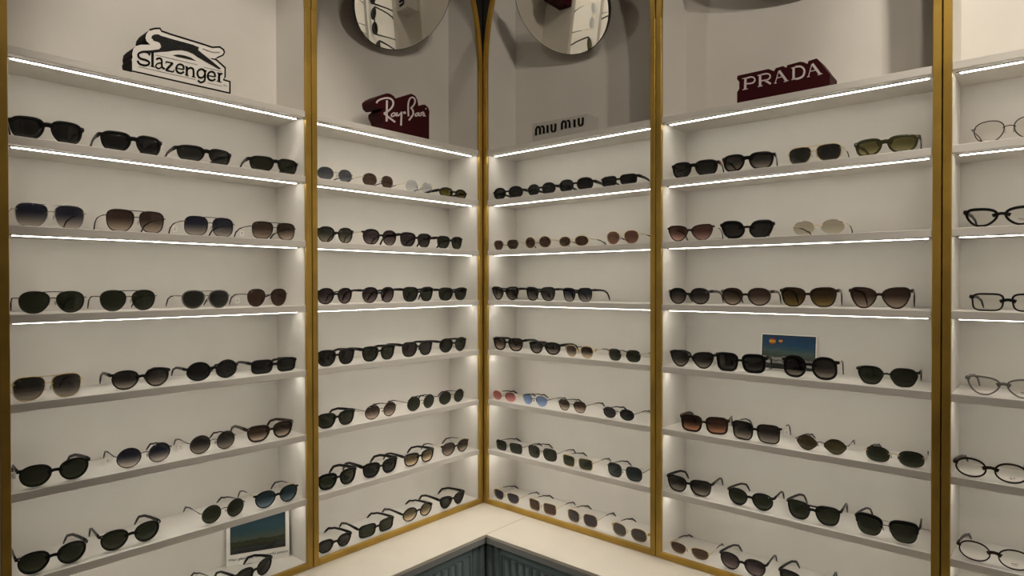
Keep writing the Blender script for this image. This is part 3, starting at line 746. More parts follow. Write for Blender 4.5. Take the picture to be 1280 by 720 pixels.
      [[[(-86.7,79.2),(-86.2,81.0),(-85.4,83.2),(-83.8,85.4),(-80.4,88.2),(-75.5,91.5),(-69.8,94.7),(-62.6,97.9),(-54.5,101.1),(-47.1,103.3),(-40.9,104.2),(-35.4,104.2),(-31.1,103.4),(-27.9,101.7),(-25.5,99.1),(-24.0,96.2),(-23.7,92.9),(-24.3,89.2),(-25.7,85.4),(-28.0,81.5),(-31.2,77.4),(-34.8,73.4),(-38.4,69.7),(-42.1,66.3),(-46.2,63.1),(-51.4,59.7),(-57.2,56.3),(-61.3,54.0),(-58.4,49.6),(-54.3,51.9),(-48.3,55.4),(-42.5,59.2),(-37.8,62.9),(-33.6,66.7),(-29.7,70.7),(-25.8,75.0),(-22.1,79.7),(-19.3,84.5),(-17.5,89.4),(-16.7,94.3),(-17.2,98.8),(-19.2,102.9),(-22.5,106.4),(-27.1,108.8),(-33.0,109.9),(-39.7,109.9),(-47.2,108.8),(-55.5,106.3),(-64.2,102.9),(-72.0,99.4),(-78.5,95.8),(-84.0,92.0),(-88.5,88.3),(-91.3,84.4),(-92.6,81.1),(-93.2,79.1)],[(-62.2,49.2),(-57.5,46.7),(-50.6,43.1),(-43.7,39.8),(-37.3,37.0),(-31.0,34.5),(-25.5,32.3),(-21.0,30.4),(-17.4,28.9),(-14.9,27.8),(-10.4,33.3),(-12.9,34.3),(-16.6,35.9),(-21.1,37.8),(-26.6,40.0),(-32.9,42.5),(-39.1,45.1),(-45.9,48.4),(-52.7,51.9),(-57.5,54.4)],[(-51.1,97.1),(-52.8,25.4),(-45.1,26.8),(-43.3,98.6)],[(-10.1,63.2),(-12.4,63.4),(-16.0,63.6),(-20.2,62.7),(-24.2,60.1),(-27.8,57.0),(-30.4,53.8),(-31.4,50.6),(-31.1,47.8),(-29.1,45.7),(-25.6,45.4),(-21.9,46.3),(-18.3,48.1),(-15.2,50.8),(-12.6,53.8),(-10.6,56.8),(-9.1,59.7),(-8.3,62.2),(-13.0,62.3),(-13.2,60.9),(-13.8,57.1),(-13.5,53.5),(-10.7,51.6),(-7.7,51.1),(-5.8,50.9),(-3.9,55.1),(-5.7,55.3),(-7.8,55.6),(-8.6,55.9),(-8.6,58.0),(-8.0,61.4),(-7.8,63.9),(-13.3,62.4),(-14.0,60.1),(-15.1,57.8),(-16.8,55.5),(-19.0,52.9),(-20.9,51.1),(-23.0,50.2),(-25.2,49.6),(-25.9,49.5),(-26.1,49.9),(-26.3,51.3),(-25.8,52.8),(-24.1,54.9),(-21.2,57.4),(-18.9,59.0),(-16.8,59.3),(-14.1,59.1),(-11.9,58.9)],[(-5.9,65.6),(-6.4,63.2),(-7.0,59.7),(-6.8,56.5),(-5.2,54.2),(-2.2,52.7),(2.5,53.6),(6.6,57.3),(10.6,62.0),(13.4,65.4),(9.2,67.1),(6.4,63.7),(2.7,59.3),(0.1,56.8),(-0.1,56.9),(-0.9,57.5),(-1.7,58.5),(-1.8,60.5),(-1.2,63.6),(-0.7,65.9)],[(12.1,71.4),(9.1,23.5),(16.3,24.6),(19.3,72.6)],[(23.8,66.5),(33.9,68.5),(33.9,76.5),(23.8,74.4)],[(49.1,63.3),(48.7,68.8),(48.2,76.8),(47.9,84.8),(47.8,92.4),(47.9,100.0),(48.6,107.0),(50.1,113.2),(52.2,118.9),(54.6,123.4),(57.4,126.6),(60.6,128.7),(63.2,129.9),(65.9,130.0),(68.9,129.3),(71.1,127.8),(72.3,125.3),(72.9,121.7),(72.6,117.8),(71.0,113.6),(68.4,109.0),(65.4,104.9),(61.8,101.3),(57.7,98.0),(54.7,95.6),(58.5,92.4),(61.6,94.8),(66.1,98.5),(70.5,102.8),(74.0,107.7),(77.0,113.0),(79.0,118.2),(79.4,123.2),(78.7,127.8),(76.7,131.5),(73.1,134.0),(68.3,135.2),(63.1,134.8),(58.0,132.8),(53.2,129.4),(49.2,124.9),(46.2,119.4),(43.9,113.1),(42.3,106.3),(41.5,98.9),(41.4,91.1),(41.6,83.4),(41.9,75.3),(42.4,67.3),(42.7,61.7)],[(53.8,93.0),(56.6,90.7),(60.3,87.5),(62.9,84.3),(64.1,81.2),(64.4,77.7),(63.8,74.3),(61.8,70.4),(58.7,66.1),(55.2,61.7),(51.6,57.3),(47.8,53.0),(45.1,49.9),(50.5,47.5),(53.2,50.5),(57.1,54.9),(60.9,59.6),(64.5,64.1),(68.1,69.0),(70.6,74.1),(71.5,79.0),(71.1,83.5),(69.6,87.7),(66.3,91.7),(62.3,95.2),(59.4,97.5)],[(92.2,85.1),(89.6,84.5),(85.7,83.5),(81.7,81.7),(78.4,79.0),(75.7,76.0),(74.2,72.9),(74.6,70.1),(76.5,68.0),(80.1,67.3),(83.9,69.0),(87.5,71.6),(90.7,74.7),(93.1,78.6),(95.0,82.4),(93.1,82.6),(91.7,82.2),(91.2,78.2),(91.6,74.4),(94.3,72.5),(97.2,72.1),(99.0,71.9),(100.7,75.8),(99.1,75.9),(97.2,76.1),(96.3,76.5),(96.2,79.1),(96.6,83.0),(94.9,86.5),(90.5,83.1),(88.7,79.3),(86.7,76.2),(84.3,73.9),(81.6,71.9),(80.2,71.1),(80.0,71.3),(79.2,72.2),(79.0,73.2),(79.9,74.8),(81.9,77.1),(84.0,78.9),(86.5,79.9),(89.9,80.8),(92.4,81.3)],[(102.1,88.3),(101.4,74.5),(106.4,75.3),(107.1,89.1)],[(105.7,81.5),(108.0,84.0),(111.2,87.5),(113.5,89.5),(112.9,89.4),(112.6,89.4),(112.9,88.4),(112.3,85.2),(111.2,80.6),(111.9,76.5),(116.9,75.8),(122.2,77.0),(125.8,77.9),(125.4,81.4),(121.9,80.5),(117.5,79.4),(115.8,79.3),(115.8,81.2),(116.9,85.5),(117.6,89.3),(116.9,91.6),(114.6,93.1),(111.0,92.0),(107.9,89.3),(104.5,85.6),(102.1,83.0)],[(117.2,88.6),(118.2,79.9),(121.6,80.8),(120.6,89.5)],[(124.0,103.1),(129.4,104.2),(129.4,107.8),(124.0,106.7)]]],
      []),
    'red': (1.143,
      [(-138.5,6.4),(-138.5,37.1),(-132.3,45.6),(-132.3,66.4),(-139.1,75.2),(-137.3,84.7),(-49.5,84.5),(-34.4,75.2),(-29.8,82.5),(-10.4,83.9),(-1.4,77.2),(0.8,83.7),(34.1,85.3),(42.8,82.6),(53.2,75.2),(55.8,82.6),(76.0,84.6),(79.2,81.6),(88.7,67.0),(97.1,52.7),(106.5,38.8),(109.0,34.4),(109.1,4.7)],
      [[[(-117.2,72.4),(-118.1,41.6),(-111.5,40.1),(-110.6,70.7)],[(-123.0,71.7),(-108.3,71.2),(-108.7,73.4),(-123.4,73.9)],[(-122.0,39.5),(-106.8,39.6),(-107.2,41.8),(-122.4,41.8)],[(-109.7,70.0),(-105.9,70.2),(-100.7,70.5),(-96.4,70.2),(-93.7,69.2),(-91.6,67.7),(-90.3,66.1),(-89.4,64.1),(-89.1,61.9),(-89.5,60.1),(-90.7,58.6),(-92.7,57.2),(-95.5,56.4),(-100.3,56.4),(-106.1,57.1),(-110.4,57.7),(-110.1,53.7),(-105.8,53.2),(-99.7,52.5),(-94.4,52.5),(-90.6,53.5),(-87.8,55.4),(-86.0,57.8),(-85.3,61.0),(-85.7,64.4),(-87.2,67.7),(-89.5,70.4),(-92.6,72.6),(-96.5,74.1),(-101.5,74.5),(-106.9,74.2),(-110.8,74.0)],[(-75.7,72.7),(-75.7,41.5),(-69.2,40.2),(-69.3,71.3)],[(-79.4,71.5),(-66.8,71.9),(-67.3,74.1),(-79.9,73.7)],[(-78.6,39.6),(-65.1,39.7),(-65.6,41.9),(-79.1,41.8)],[(-68.3,70.6),(-64.4,70.8),(-59.1,70.9),(-54.6,70.5),(-51.3,69.3),(-48.5,67.7),(-46.9,66.2),(-46.3,64.6),(-46.4,62.5),(-47.0,60.5),(-48.0,59.1),(-49.6,57.9),(-52.4,57.0),(-57.6,56.8),(-64.2,57.1),(-69.0,57.3),(-68.4,53.4),(-63.6,53.2),(-56.9,52.9),(-51.2,53.2),(-47.5,54.3),(-45.1,56.0),(-43.6,58.3),(-42.7,61.1),(-42.7,64.5),(-44.1,67.9),(-46.8,70.7),(-50.4,72.8),(-54.6,74.3),(-59.8,74.8),(-65.3,74.7),(-69.2,74.6)],[(-61.3,53.2),(-44.4,39.2),(-41.4,43.6),(-58.2,57.6)],[(-30.0,41.0),(-20.7,72.2),(-22.4,73.1),(-31.8,41.9)],[(-23.4,71.4),(-2.7,38.1),(2.7,41.1),(-17.9,74.4)],[(-27.0,53.4),(-9.7,53.6),(-10.1,55.6),(-27.4,55.3)],[(-7.8,38.7),(4.7,39.8),(4.3,41.7),(-8.3,40.7)],[(-33.4,39.7),(-27.0,40.0),(-27.4,41.9),(-33.9,41.6)],[(14.8,73.3),(14.9,42.3),(20.8,41.0),(20.8,72.0)],[(12.3,71.7),(23.8,72.4),(23.3,74.5),(11.8,73.9)],[(12.3,39.9),(23.9,40.5),(23.4,42.6),(11.8,42.1)],[(22.4,71.4),(26.1,71.2),(31.3,70.7),(35.4,69.7),(38.0,67.8),(40.4,65.2),(42.1,62.6),(43.1,60.2),(43.4,57.6),(43.3,54.9),(42.6,51.9),(41.4,48.9),(39.8,46.6),(37.6,45.1),(34.7,44.1),(31.6,43.4),(28.2,43.2),(24.4,43.4),(21.7,43.5),(22.4,38.4),(25.2,38.2),(29.2,38.0),(33.2,38.2),(36.8,39.1),(40.3,40.4),(43.4,42.5),(45.6,45.7),(47.2,49.4),(48.0,53.1),(48.2,56.8),(47.6,60.6),(46.2,64.4),(43.8,68.1),(40.5,71.6),(36.3,74.4),(31.0,75.8),(25.5,76.3),(21.6,76.6)],[(56.7,40.4),(65.4,71.4),(63.7,72.3),(55.0,41.2)],[(63.1,70.8),(83.1,38.0),(88.2,41.0),(68.2,73.8)],[(59.5,52.3),(76.5,52.6),(76.1,54.5),(59.1,54.2)],[(79.1,39.2),(90.9,40.0),(90.5,41.8),(78.7,41.0)],[(53.0,39.1),(59.5,39.3),(59.1,41.2),(52.6,41.0)]]],
      []),
    'wave': (0.366,
      [(-125.6,-0.4),(-124.6,65.7),(117.3,60.7),(117.3,-1.7)],
      [[[(-102.6,20.3),(-102.1,43.2),(-98.6,47.3),(-95.0,46.9),(-93.5,42.1),(-93.6,22.5),(-84.1,21.0),(-84.1,41.3),(-89.3,51.9),(-103.7,54.5),(-111.5,45.9),(-112.2,21.9)],[(-82.1,45.3),(-76.9,46.4),(-75.4,42.4),(-75.5,22.3),(-66.6,20.9),(-66.6,41.8),(-72.9,52.0),(-84.4,52.4)],[(-58.7,50.3),(-58.7,22.3),(-49.1,20.8),(-49.1,48.7)],[(-40.9,50.9),(-40.1,28.3),(-33.7,19.1),(-26.2,21.8),(-31.3,28.1),(-32.0,49.7)],[(-22.0,50.4),(-23.0,29.4),(-28.5,22.7),(-20.7,18.1),(-14.3,26.7),(-13.1,48.7)],[(14.6,22.5),(15.1,44.6),(18.3,48.6),(21.7,48.2),(23.1,43.5),(23.0,24.6),(31.9,23.2),(31.9,42.7),(27.0,53.0),(13.6,55.5),(6.2,47.2),(5.6,24.1)],[(33.8,46.6),(38.7,47.7),(40.0,43.8),(40.0,24.4),(48.3,23.1),(48.2,43.2),(42.4,53.1),(31.6,53.5)],[(60.5,50.8),(60.5,23.8),(69.4,22.4),(69.4,49.3)],[(78.6,52.2),(79.4,30.3),(85.3,21.4),(92.3,24.1),(87.6,30.2),(86.9,51.0)],[(96.3,51.7),(95.3,31.4),(90.2,25.0),(97.5,20.5),(103.4,28.8),(104.5,50.0)]]],
      []),
}

# ---------------------------------------------------------------- sunglasses
# shape: exponent, taper, outer lift, nose cut, outer cut, top flatten
SHAPES = {
    'round': (2.0, 0.0, 0.0, 0.0, 0.0, 1.0), 'panto': (2.25, 0.11, 0.02, 0.10, 0.02, 0.92), 'pantow': (2.35, 0.10, 0.02, 0.14, 0.04, 0.88),
    'oval': (2.15, 0.02, 0.0, 0.03, 0.0, 1.0), 'ovalr': (2.5, 0.0, 0.02, 0.08, 0.0, 1.0), 'wayf': (3.0, 0.12, 0.12, 0.16, 0.05, 0.92),
    'rect': (4.2, 0.04, 0.02, 0.08, 0.0, 1.0), 'square': (4.0, 0.06, 0.05, 0.12, 0.0, 1.0), 'squarer': (3.0, 0.03, 0.0, 0.10, 0.03, 1.0),
    'navig': (3.2, 0.08, -0.02, 0.26, 0.06, 0.95), 'aviator': (2.5, 0.08, -0.06, 0.26, 0.04, 0.85), 'cat': (2.5, 0.16, 0.36, 0.26, 0.20, 0.85),
    'catsq': (2.9, 0.14, 0.20, 0.20, 0.06, 0.92), 'butter': (2.6, -0.04, 0.05, 0.22, 0.0, 1.0), 'sport': (3.2, 0.10, 0.05, 0.24, 0.10, 0.95),
    'semi': (2.7, 0.10, -0.08, 0.12, 0.04, 0.65), 'flat': (2.4, 0.12, 0.0, 0.12, 0.10, 0.75),
}
POLYS = {
    'hex': [(-1, .25), (-.55, 1), (.6, 1), (1, .35), (.55, -1), (-.5, -1)],
    'hexo': [(-1, .05), (-.35, .95), (.35, 1), (1, .15), (.45, -.9), (-.2, -1)],
    'oct': [(-1, .4), (-.6, 1), (.6, 1), (1, .5), (1, -.4), (.6, -1), (-.55, -1), (-1, -.35)],
    'geo': [(-1, .05), (-.55, .95), (.9, 1), (1, .5), (.75, -.6), (.3, -1), (-.55, -1), (-.9, -.5)],
}
NSEG = 36


def outline(shape):
    if shape in POLYS:
        p = POLYS[shape]
        for _ in range(2):
            q = []
            for i in range(len(p)):
                a, b = p[i], p[(i + 1) % len(p)]
                q.append((a[0] * .8 + b[0] * .2, a[1] * .8 + b[1] * .2))
                q.append((a[0] * .2 + b[0] * .8, a[1] * .2 + b[1] * .8))
            p = q
        # resample evenly
        L = [0]
        for i in range(len(p)):
            a, b = p[i], p[(i + 1) % len(p)]
            L.append(L[-1] + math.hypot(b[0] - a[0], b[1] - a[1]))
        pts = []
        for k in range(NSEG):
            t = L[-1] * k / NSEG
            i = max(j for j in range(len(p)) if L[j] <= t)
            f = (t - L[i]) / (L[i + 1] - L[i] + 1e-9)
            a, b = p[i], p[(i + 1) % len(p)]
            pts.append((a[0] + (b[0] - a[0]) * f, a[1] + (b[1] - a[1]) * f))
        if sum(pts[i][0] * pts[(i + 1) % NSEG][1] - pts[(i + 1) % NSEG][0] * pts[i][1] for i in range(NSEG)) < 0:
            pts = pts[::-1]
    else:
        n, t, c, q, oc, tf = SHAPES[shape]
        pts = []
        for k in range(NSEG):
            th = 2 * PI * k / NSEG
            x = math.copysign(abs(math.cos(th)) ** (2 / n), math.cos(th))
            z = math.copysign(abs(math.sin(th)) ** (2 / n), math.sin(th))
            if z > 0:
                z *= tf
            x2 = x * (1 + t * z)
            if z < 0:
                x2 *= 1 - (q if x < 0 else oc) * (-z) ** 1.3
            z2 = z + c * max(x, 0) ** 2 * (0.5 + 0.5 * z) - 0.4 * abs(c) * max(-x, 0) * max(z, 0)
            pts.append((x2, z2))
    x0, x1 = min(p[0] for p in pts), max(p[0] for p in pts)
    z0, z1 = min(p[1] for p in pts), max(p[1] for p in pts)
    return [((x - x0) / (x1 - x0) * 2 - 1, (z - z0) / (z1 - z0) * 2 - 1) for x, z in pts]


def offset(pts, d):
    n = len(pts)
    o = []
    for i in range(n):
        a, b = pts[i - 1], pts[(i + 1) % n]
        tx, tz = b[0] - a[0], b[1] - a[1]
        l = math.hypot(tx, tz) + 1e-9
        dd = d[i] if isinstance(d, list) else d
        o.append((pts[i][0] + tz / l * dd, pts[i][1] - tx / l * dd))
    return o


RIVETS = {('A', 6, 1), ('A', 6, 2), ('A', 5, 4), ('D', 6, 4), ('D', 3, 1), ('D', 3, 2), ('D', 1, 4), ('B', 6, 3)}
TAGS = {('A', 2, 3): -1, ('A', 2, 4): -1, ('A', 3, 4): -1, ('A', 5, 1): -1, ('A', 5, 2): -1, ('A', 5, 3): -1, ('C', 6, 4): -1,
        ('D', 5, 2): 1, ('B', 7, 3): 1}
GOLDHINGE = {('D', 5, 1), ('C', 7, 4), ('D', 4, 3), ('C', 4, 3)}
GOLDTEMPLE = {('D', 2, 1), ('D', 2, 2), ('D', 5, 2), ('D', 4, 3), ('A', 6, 4), ('B', 6, 4), ('B', 2, 1), ('B', 2, 2), ('B', 3, 1)}
SHAPE_WORD = {
    'round': 'round', 'panto': 'rounded', 'pantow': 'wide rounded', 'oval': 'oval', 'ovalr': 'soft oval', 'wayf': 'square-rounded',
    'rect': 'rectangular', 'square': 'chunky square', 'squarer': 'soft square', 'navig': 'squared aviator', 'aviator': 'aviator', 'cat': 'cat-eye',
    'catsq': 'large cat-eye', 'butter': 'oversized butterfly', 'sport': 'wraparound', 'semi': 'half-moon', 'flat': 'flat-topped',
    'hex': 'hexagonal', 'hexo': 'pointed hexagonal', 'oct': 'octagonal', 'geo': 'chunky angular'}
ORD = ['first', 'second', 'third', 'fourth', 'fifth', 'sixth', 'bottom']


def make_glasses(bay, row, idx, s, off, wmm, yawd, hmm, shape, style, fk, lk, rt):
    wall, _, bayname = BAYS[bay]
    k = (bay, row, idx)
    clear = lk == 'demo'
    name = 'eyeglasses' if clear else 'sunglasses'
    root = empty(name, wpos(wall, s, off, shelf_top(row) + 0.0004), wrot(wall, yawd))
    style_word = 'rimless ' if style == 'rl' else ('browline ' if style == 'br' else '')
    fw = FR_WORD[fk]
    word = SHAPE_WORD[shape]
    if style == 'br':
        word = 'browline'
        style_word = ''
    if style == 'rl':
        fw = FR_WORD[fk].split()[0]
    rw = 'top' if row == 1 else ORD[row - 1]
    lab = '%s %s%s %s with %s lenses, %s from left, %s row, %s' % (fw, style_word, word, name, LENS_WORD[lk], ORD[idx - 1], rw, bayname)
    if clear:
        lab = '%s %s eyeglasses with clear demo lenses, %s row, %s' % (fw, word, rw, bayname)
    ws = lab.split()
    if len(ws) > 16:
        lab = lab.replace(' with ', ', ')
        ws = lab.split()
    if len(ws) > 16:
        lab = lab.replace(' gradient', '')
    if len(lab.split()) > 16:
        lab = lab.replace(' from left', '')
    tag(root, lab, 'glasses', '%s on the shelves of the %s' % (name, bayname))

    Wm, h, rt = wmm / 1000, hmm / 1000 * 1.10, rt / 1000 * 1.28
    metal = style in ('mt', 'db', 'rl')
    fm = FR[fk]
    bridge = {'db': .0145, 'rl': .018, 'mt': .019, 'br': .019, 'sp': .010 + 2 * rt, 'fl': .012 + 2 * rt}.get(style, .013)
    if style == 'ac':
        bridge = (.0095 if shape in ('wayf', 'square', 'catsq', 'cat', 'flat', 'geo') else .0125) + 2 * rt
    end = .005 if metal else .003
    rr = rt if not metal else rt * .9
    if style == 'rl':
        rr = 0.0
    lw = Wm / 2 - bridge / 2 - rr - end
    a, b = lw / 2, h / 2 - rr
    xc, zc = bridge / 2 + a, h / 2
    curve = 3.4 if style == 'sp' else 1.35
    tilt = 0.10

    def warp(x, z, y=0.0):
        return Vector((x, y + curve * x * x - tilt * (z - h * .3), z))

    unit = outline(shape)
    zh = h * (.80 if style in ('ac', 'sp', 'fl', 'br') else .70)
    if shape in ('round', 'oval', 'ovalr', 'hexo'):
        zh = h * .66
    if shape in ('cat', 'catsq', 'wayf', 'square'):
        zh = h * .84
    hx = Wm / 2
    front = MB()
    lens_pts = {}
    for sg in (1, -1):
        ol = [(sg * (xc + x * a), zc + z * b) for x, z in unit]
        if sg < 0:
            ol = ol[::-1]
        lens_pts[sg] = ol
        zz = [(q[1] - zc) / b for q in ol]
        if style in ('ac', 'sp', 'fl'):
            th = [rt * (1 + .30 * max(0, t)) for t in zz]
            c = offset(ol, [t / 2 - .0003 for t in th])
            front.tube([warp(x, z) for x, z in c], (0, 1, 0), .0021, [t / 2 for t in th], closed=True, seg=8, power=3.2)
        elif style in ('mt', 'db'):
            c = offset(ol, rr * .4)
            front.tube([warp(x, z) for x, z in c], (0, 1, 0),   .0013, max(rr * .75, .0009), closed=True, seg=6)
        elif style == 'br':
            c = offset(ol, rr * .4)
            front.tube([warp(x, z) for x, z in c], (0, 1, 0), .0011, .0008, closed=True, seg=6)
            top = [q for q in c if (q[1] - zc) / b > -.05]
            top.sort(key=lambda q: q[0])
            tt = [.0024 + .0026 * max(0, (q[1] - zc) / b) for q in top]
            front.tube([warp(x, z + .0012, -.0004) for x, z in top], (0, 1, 0), .0026, tt, seg=8, power=3)
        # end pieces towards the hinges
        xo = sg * (xc + a * .93)
        e0, e1 = warp(xo, zh), warp(sg * (hx - .001), zh)
        if style == 'rl' or metal:
            front.tube([warp(sg * (xc + a * .90), zh, -.0012), warp(sg * (xc + a), zh, -.0015), warp(sg * (hx - .0015), zh), warp(sg * hx, zh, .004)], (0, 1, 0), .0011, .0010, seg=6)
            if style == 'rl':
                front.ell(warp(sg * (xc + a * .90), zh, -.0018), (.0014, .0010, .0014), 8, 4)
                front.ell(warp(sg * (xc - a * .90), zc + b * .25, -.0018), (.0014, .0010, .0014), 8, 4)
        else:
            hh = {'sp': .0050, 'br': .0036}.get(style, .0022 + rt * .45)
            front.tube([e0, warp(sg * (xc + a + rt * .3), zh), warp(sg * (hx - .0015), zh), warp(sg * hx, zh, .003)], (0, 1, 0), .0021, [hh, hh, hh * .95, hh * .85], seg=8, power=3)
    # bridge
    zb = zc + b * (.30 if shape in ('wayf', 'square', 'cat', 'catsq', 'geo', 'sport', 'butter', 'flat') else .22)
    if style == 'sp':
        zb = zc + b * .50
    if style == 'db':
        zb = zc + b * .28
    x0 = bridge / 2 + (rr if style != 'rl' else -a * .05)
    bp = [warp(-x0 - .0008, zb - .001), warp(-x0 * .6, zb + .0022), warp(0, zb + .0034), warp(x0 * .6, zb + .0022), warp(x0 + .0008, zb - .001)]
    if style == 'rl':
        bp[0] = warp(-(bridge / 2 + a * .10), zc + b * .25, -.0015)
        bp[-1] = warp(bridge / 2 + a * .10, zc + b * .25, -.0015)
    if metal or style == 'br':
        front.tube(bp, (0, 1, 0), .0012, .0011, seg=6)
    else:
        front.tube([warp(-x0 - .0010, zb - .002), warp(-x0 * .55, zb + .0015), warp(0, zb + .0026), warp(x0 * .55, zb + .0015), warp(x0 + .0010, zb - .002)],
                   (0, 1, 0), .0022, ([.0070, .0062, .0056, .0062, .0070] if style == 'sp' else [.0046, .0040, .0036, .0040, .0046]) if rt > .0026 else .0024, seg=8, power=2.6)
    if style == 'db':
        xt = bridge / 2 + a * .55
        zt = zc + b * .965
        front.tube([warp(-xt, zt, -.0008), warp(-x0, zt + .0006, -.0012), warp(0, zt + .0008, -.0014), warp(x0, zt + .0006, -.0012), warp(xt, zt, -.0008)], (0, 1, 0), .0010, .0010, seg=6)
    if shape == 'flat' or style == 'fl':
        zt = zc + b * .86
        xt = bridge / 2 + a * .8
        front.tube([warp(-xt, zt, -.0002), warp(-xt * .5, zt, -.0002), warp(0, zt - .0006, -.0002), warp(xt * .5, zt, -.0002), warp(xt, zt, -.0002)], (0, 1, 0), .0020, .0030 if style == 'ac' else .0022, seg=8, power=3)
    front.build('frame_front', fm, root, smooth=True)

    # lenses
    for sg in (-1, 1):
        ol = lens_pts[sg]
        cx, cz = sg * xc, zc
        mb = MB()
        rings = (1.0, .72, .40)
        for face, dy in ((0, -.0008), (1, .0008)):
            for rr_ in rings:
                for x, z in ol:
                    px, pz = cx + (x - cx) * rr_, cz + (z - cz) * rr_
                    mb.v.append(tuple(warp(px, pz, dy - .0016 * (1 - rr_ * rr_))))
            mb.v.append(tuple(warp(cx, cz, dy - .0016)))
        N = NSEG
        per = N * 3 + 1
        for face in (0, 1):
            o = face * per
            for q in range(2):
                for i in range(N):
                    j = (i + 1) % N
                    f = (o + q * N + i, o + q * N + j, o + (q + 1) * N + j, o + (q + 1) * N + i)
                    mb.f.append(f if face == 0 else f[::-1])
            for i in range(N):
                j = (i + 1) % N
                f = (o + 2 * N + i, o + 2 * N + j, o + 3 * N)
                mb.f.append(f if face == 0 else f[::-1])
        for i in range(N):
            j = (i + 1) % N
            mb.f.append((i, per + i, per + j, j))
        lo = mb.build('lens', lens_mat(lk), root, smooth=True)
        if clear and sg > 0 and row in (2, 4, 5, 6):
            pr = MB()
            if row == 5:
                for poly in SIGNS['script'][2][0]:
                    n2 = len(poly) // 2
                    for i in range(n2 - 1):
                        quad = [poly[i], poly[i + 1], poly[len(poly) - 2 - i], poly[len(poly) - 1 - i]]
                        pr.add([tuple(warp(cx + .002 + u * .00006, cz - b * .50 + (v - 80) * .00006, -.0036)) for u, v in quad], [(0, 1, 2, 3)])
            else:
                for q in range(4):
                    c0 = warp(cx - .006 + q * .0032, cz - b * .45, -.0036)
                    pr.box(c0 + Vector((0, 0, 0)), c0 + Vector((.0016, .0002, .0020)))
                c0 = warp(cx - .005, cz - b * .60, -.0036)
                pr.box(c0, c0 + Vector((.010, .0002, .0007)))
            pr.build('lens_print', INK, lo)

    # nose pads
    if metal or style == 'br':
        for sg in (-1, 1):
            mb = MB()
            c = warp(sg * bridge * .40, zc - b * .10, .006)
            mb.ell(c, (.0016, .0028, .0052), 8, 6)
            mb.tube([warp(sg * (bridge / 2 + rr * .5), zc + b * .08, .0008), warp(sg * bridge * .50, zc - b * .02, .004), c], (1, 0, 0), .0005, .0005, seg=5)
            mb.build('nose_pad', PAD, root, smooth=True)

    # temples
    for sg in (-1, 1):
        st = warp(sg * (hx - .0012), zh, .0025)
        prof = [(0, zh), (.018, zh), (.050, zh - .0006), (.082, zh - .003), (.098, zh - .008), (.111, zh * .70), (.122, zh * .42), (.132, .0045)]
        # temples stop short of the back panel (or of a card standing behind)
        room = {('D', 4, 2): .146, ('D', 4, 3): .146, ('A', 7, 2): .122, ('D', 1, 1): .150}.get(k, .171 - .25 * abs(math.sin(math.radians(yawd))) * .28)
        ts = min(1.0, (room - off - st.y) / .132)
        prof = [(y * ts, z) for y, z in prof]
        pts = [Vector((st.x - sg * .015 * (y / (.132 * ts)) ** 1.4, st.y + y, z)) for y, z in prof]
        thin = metal or k in GOLDTEMPLE
        if thin:
            tm = FR['g'] if k in GOLDTEMPLE and not metal else fm
            mb = MB()
            mb.tube(pts[:4], (1, 0, 0), .0009, .0011, seg=6)
            te = mb.build('temple', tm, root, smooth=True)
            mb = MB()
            mb.tube(pts[2:], (1, 0, 0), [.0010, .0013, .0015, .0016, .0016, .0013], [.0012, .0018, .0024, .0028, .0030, .0024], seg=8)
            mb.build('temple_tip', TIPB if fk != 't' else FR['t'], te, smooth=True)
        else:
            hv = {'sp': .0056}.get(style, .0029 + rt * .5)
            mb = MB()
            mb.tube(pts, (1, 0, 0), [.0021, .0021, .0020, .0019, .0019, .0020, .0020, .0015],
                    [hv, hv, hv * .85, hv * .75, hv * .72, hv * .75, hv * .8, hv * .6], seg=8, power=3)
            te = mb.build('temple', fm, root, smooth=True)
        if k == ('D', 1, 1):
            mb = MB()
            for q in (-1, 1):
                mb.box((pts[1].x + q * .0018 - .0002, pts[1].y - .010, zh - .0026), (pts[1].x + q * .0018 + .0002, pts[1].y + .016, zh + .0026))
            so = mb.build('stripe', REDSTRIPE, te)
            so['label'] = 'red stripe on the temple'
        if k in GOLDHINGE:
            mb = MB()
            mb.box((pts[0].x - .0026, pts[0].y, zh - .0045), (pts[0].x + .0026, pts[0].y + .009, zh + .0045))
            so = mb.build('hinge_band', FR['g'], te)
            so['label'] = 'gold hinge band'
        if k in RIVETS:
            mb = MB()
            mb.ell(warp(sg * (hx - .0055), zh + .0004, -.0022), (.0017, .0007, .0017), 10, 5)
            so = mb.build('rivet', RIVET, root, smooth=True)
            so['label'] = 'small bright metal rivet'
        if TAGS.get(k) == sg:
            mb = MB()
            p = pts[2]
            mb.tube([p + Vector((0, 0, .001)), p + Vector((sg * .003, 0, -.006)), p + Vector((sg * .003, 0, -.010))], (1, 0, 0), .0003, .0003, seg=5)
            mb.box((p.x + sg * .003 - .006, p.y - .0002, p.z - .026), (p.x + sg * .003 + .006, p.y + .0002, p.z - .010))
            so = mb.build('price_tag', PAPER, root)
            so['label'] = 'small white hanging price tag'
            mb = MB()
            for q in range(3):
                mb.box((p.x + sg * .003 - .0034, p.y - .0004, p.z - .021 + q * .003), (p.x + sg * .003 + .0034 - .002 * (q % 2), p.y - .0002, p.z - .0202 + q * .003))
            mb.build('tag_print', INK, so)
    return root


for g in GLASSES:
    make_glasses(*g)

# ---------------------------------------------------------------- brand signs on the top shelves
SIGN_D, SIGN_T = 0.012, 0.070


def sign_root(key, wall, label):
    s = SIGNS[key][0]
    r = empty('display_sign', wpos(wall, s, SIGN_D, shelf_top(0) + 0.0003), wrot(wall))
    return tag(r, label, 'sign', 'block signs on the top shelves')


def mm(poly, dv=0.0):
    return [(u / 1000, (v - dv) / 1000) for u, v in poly]


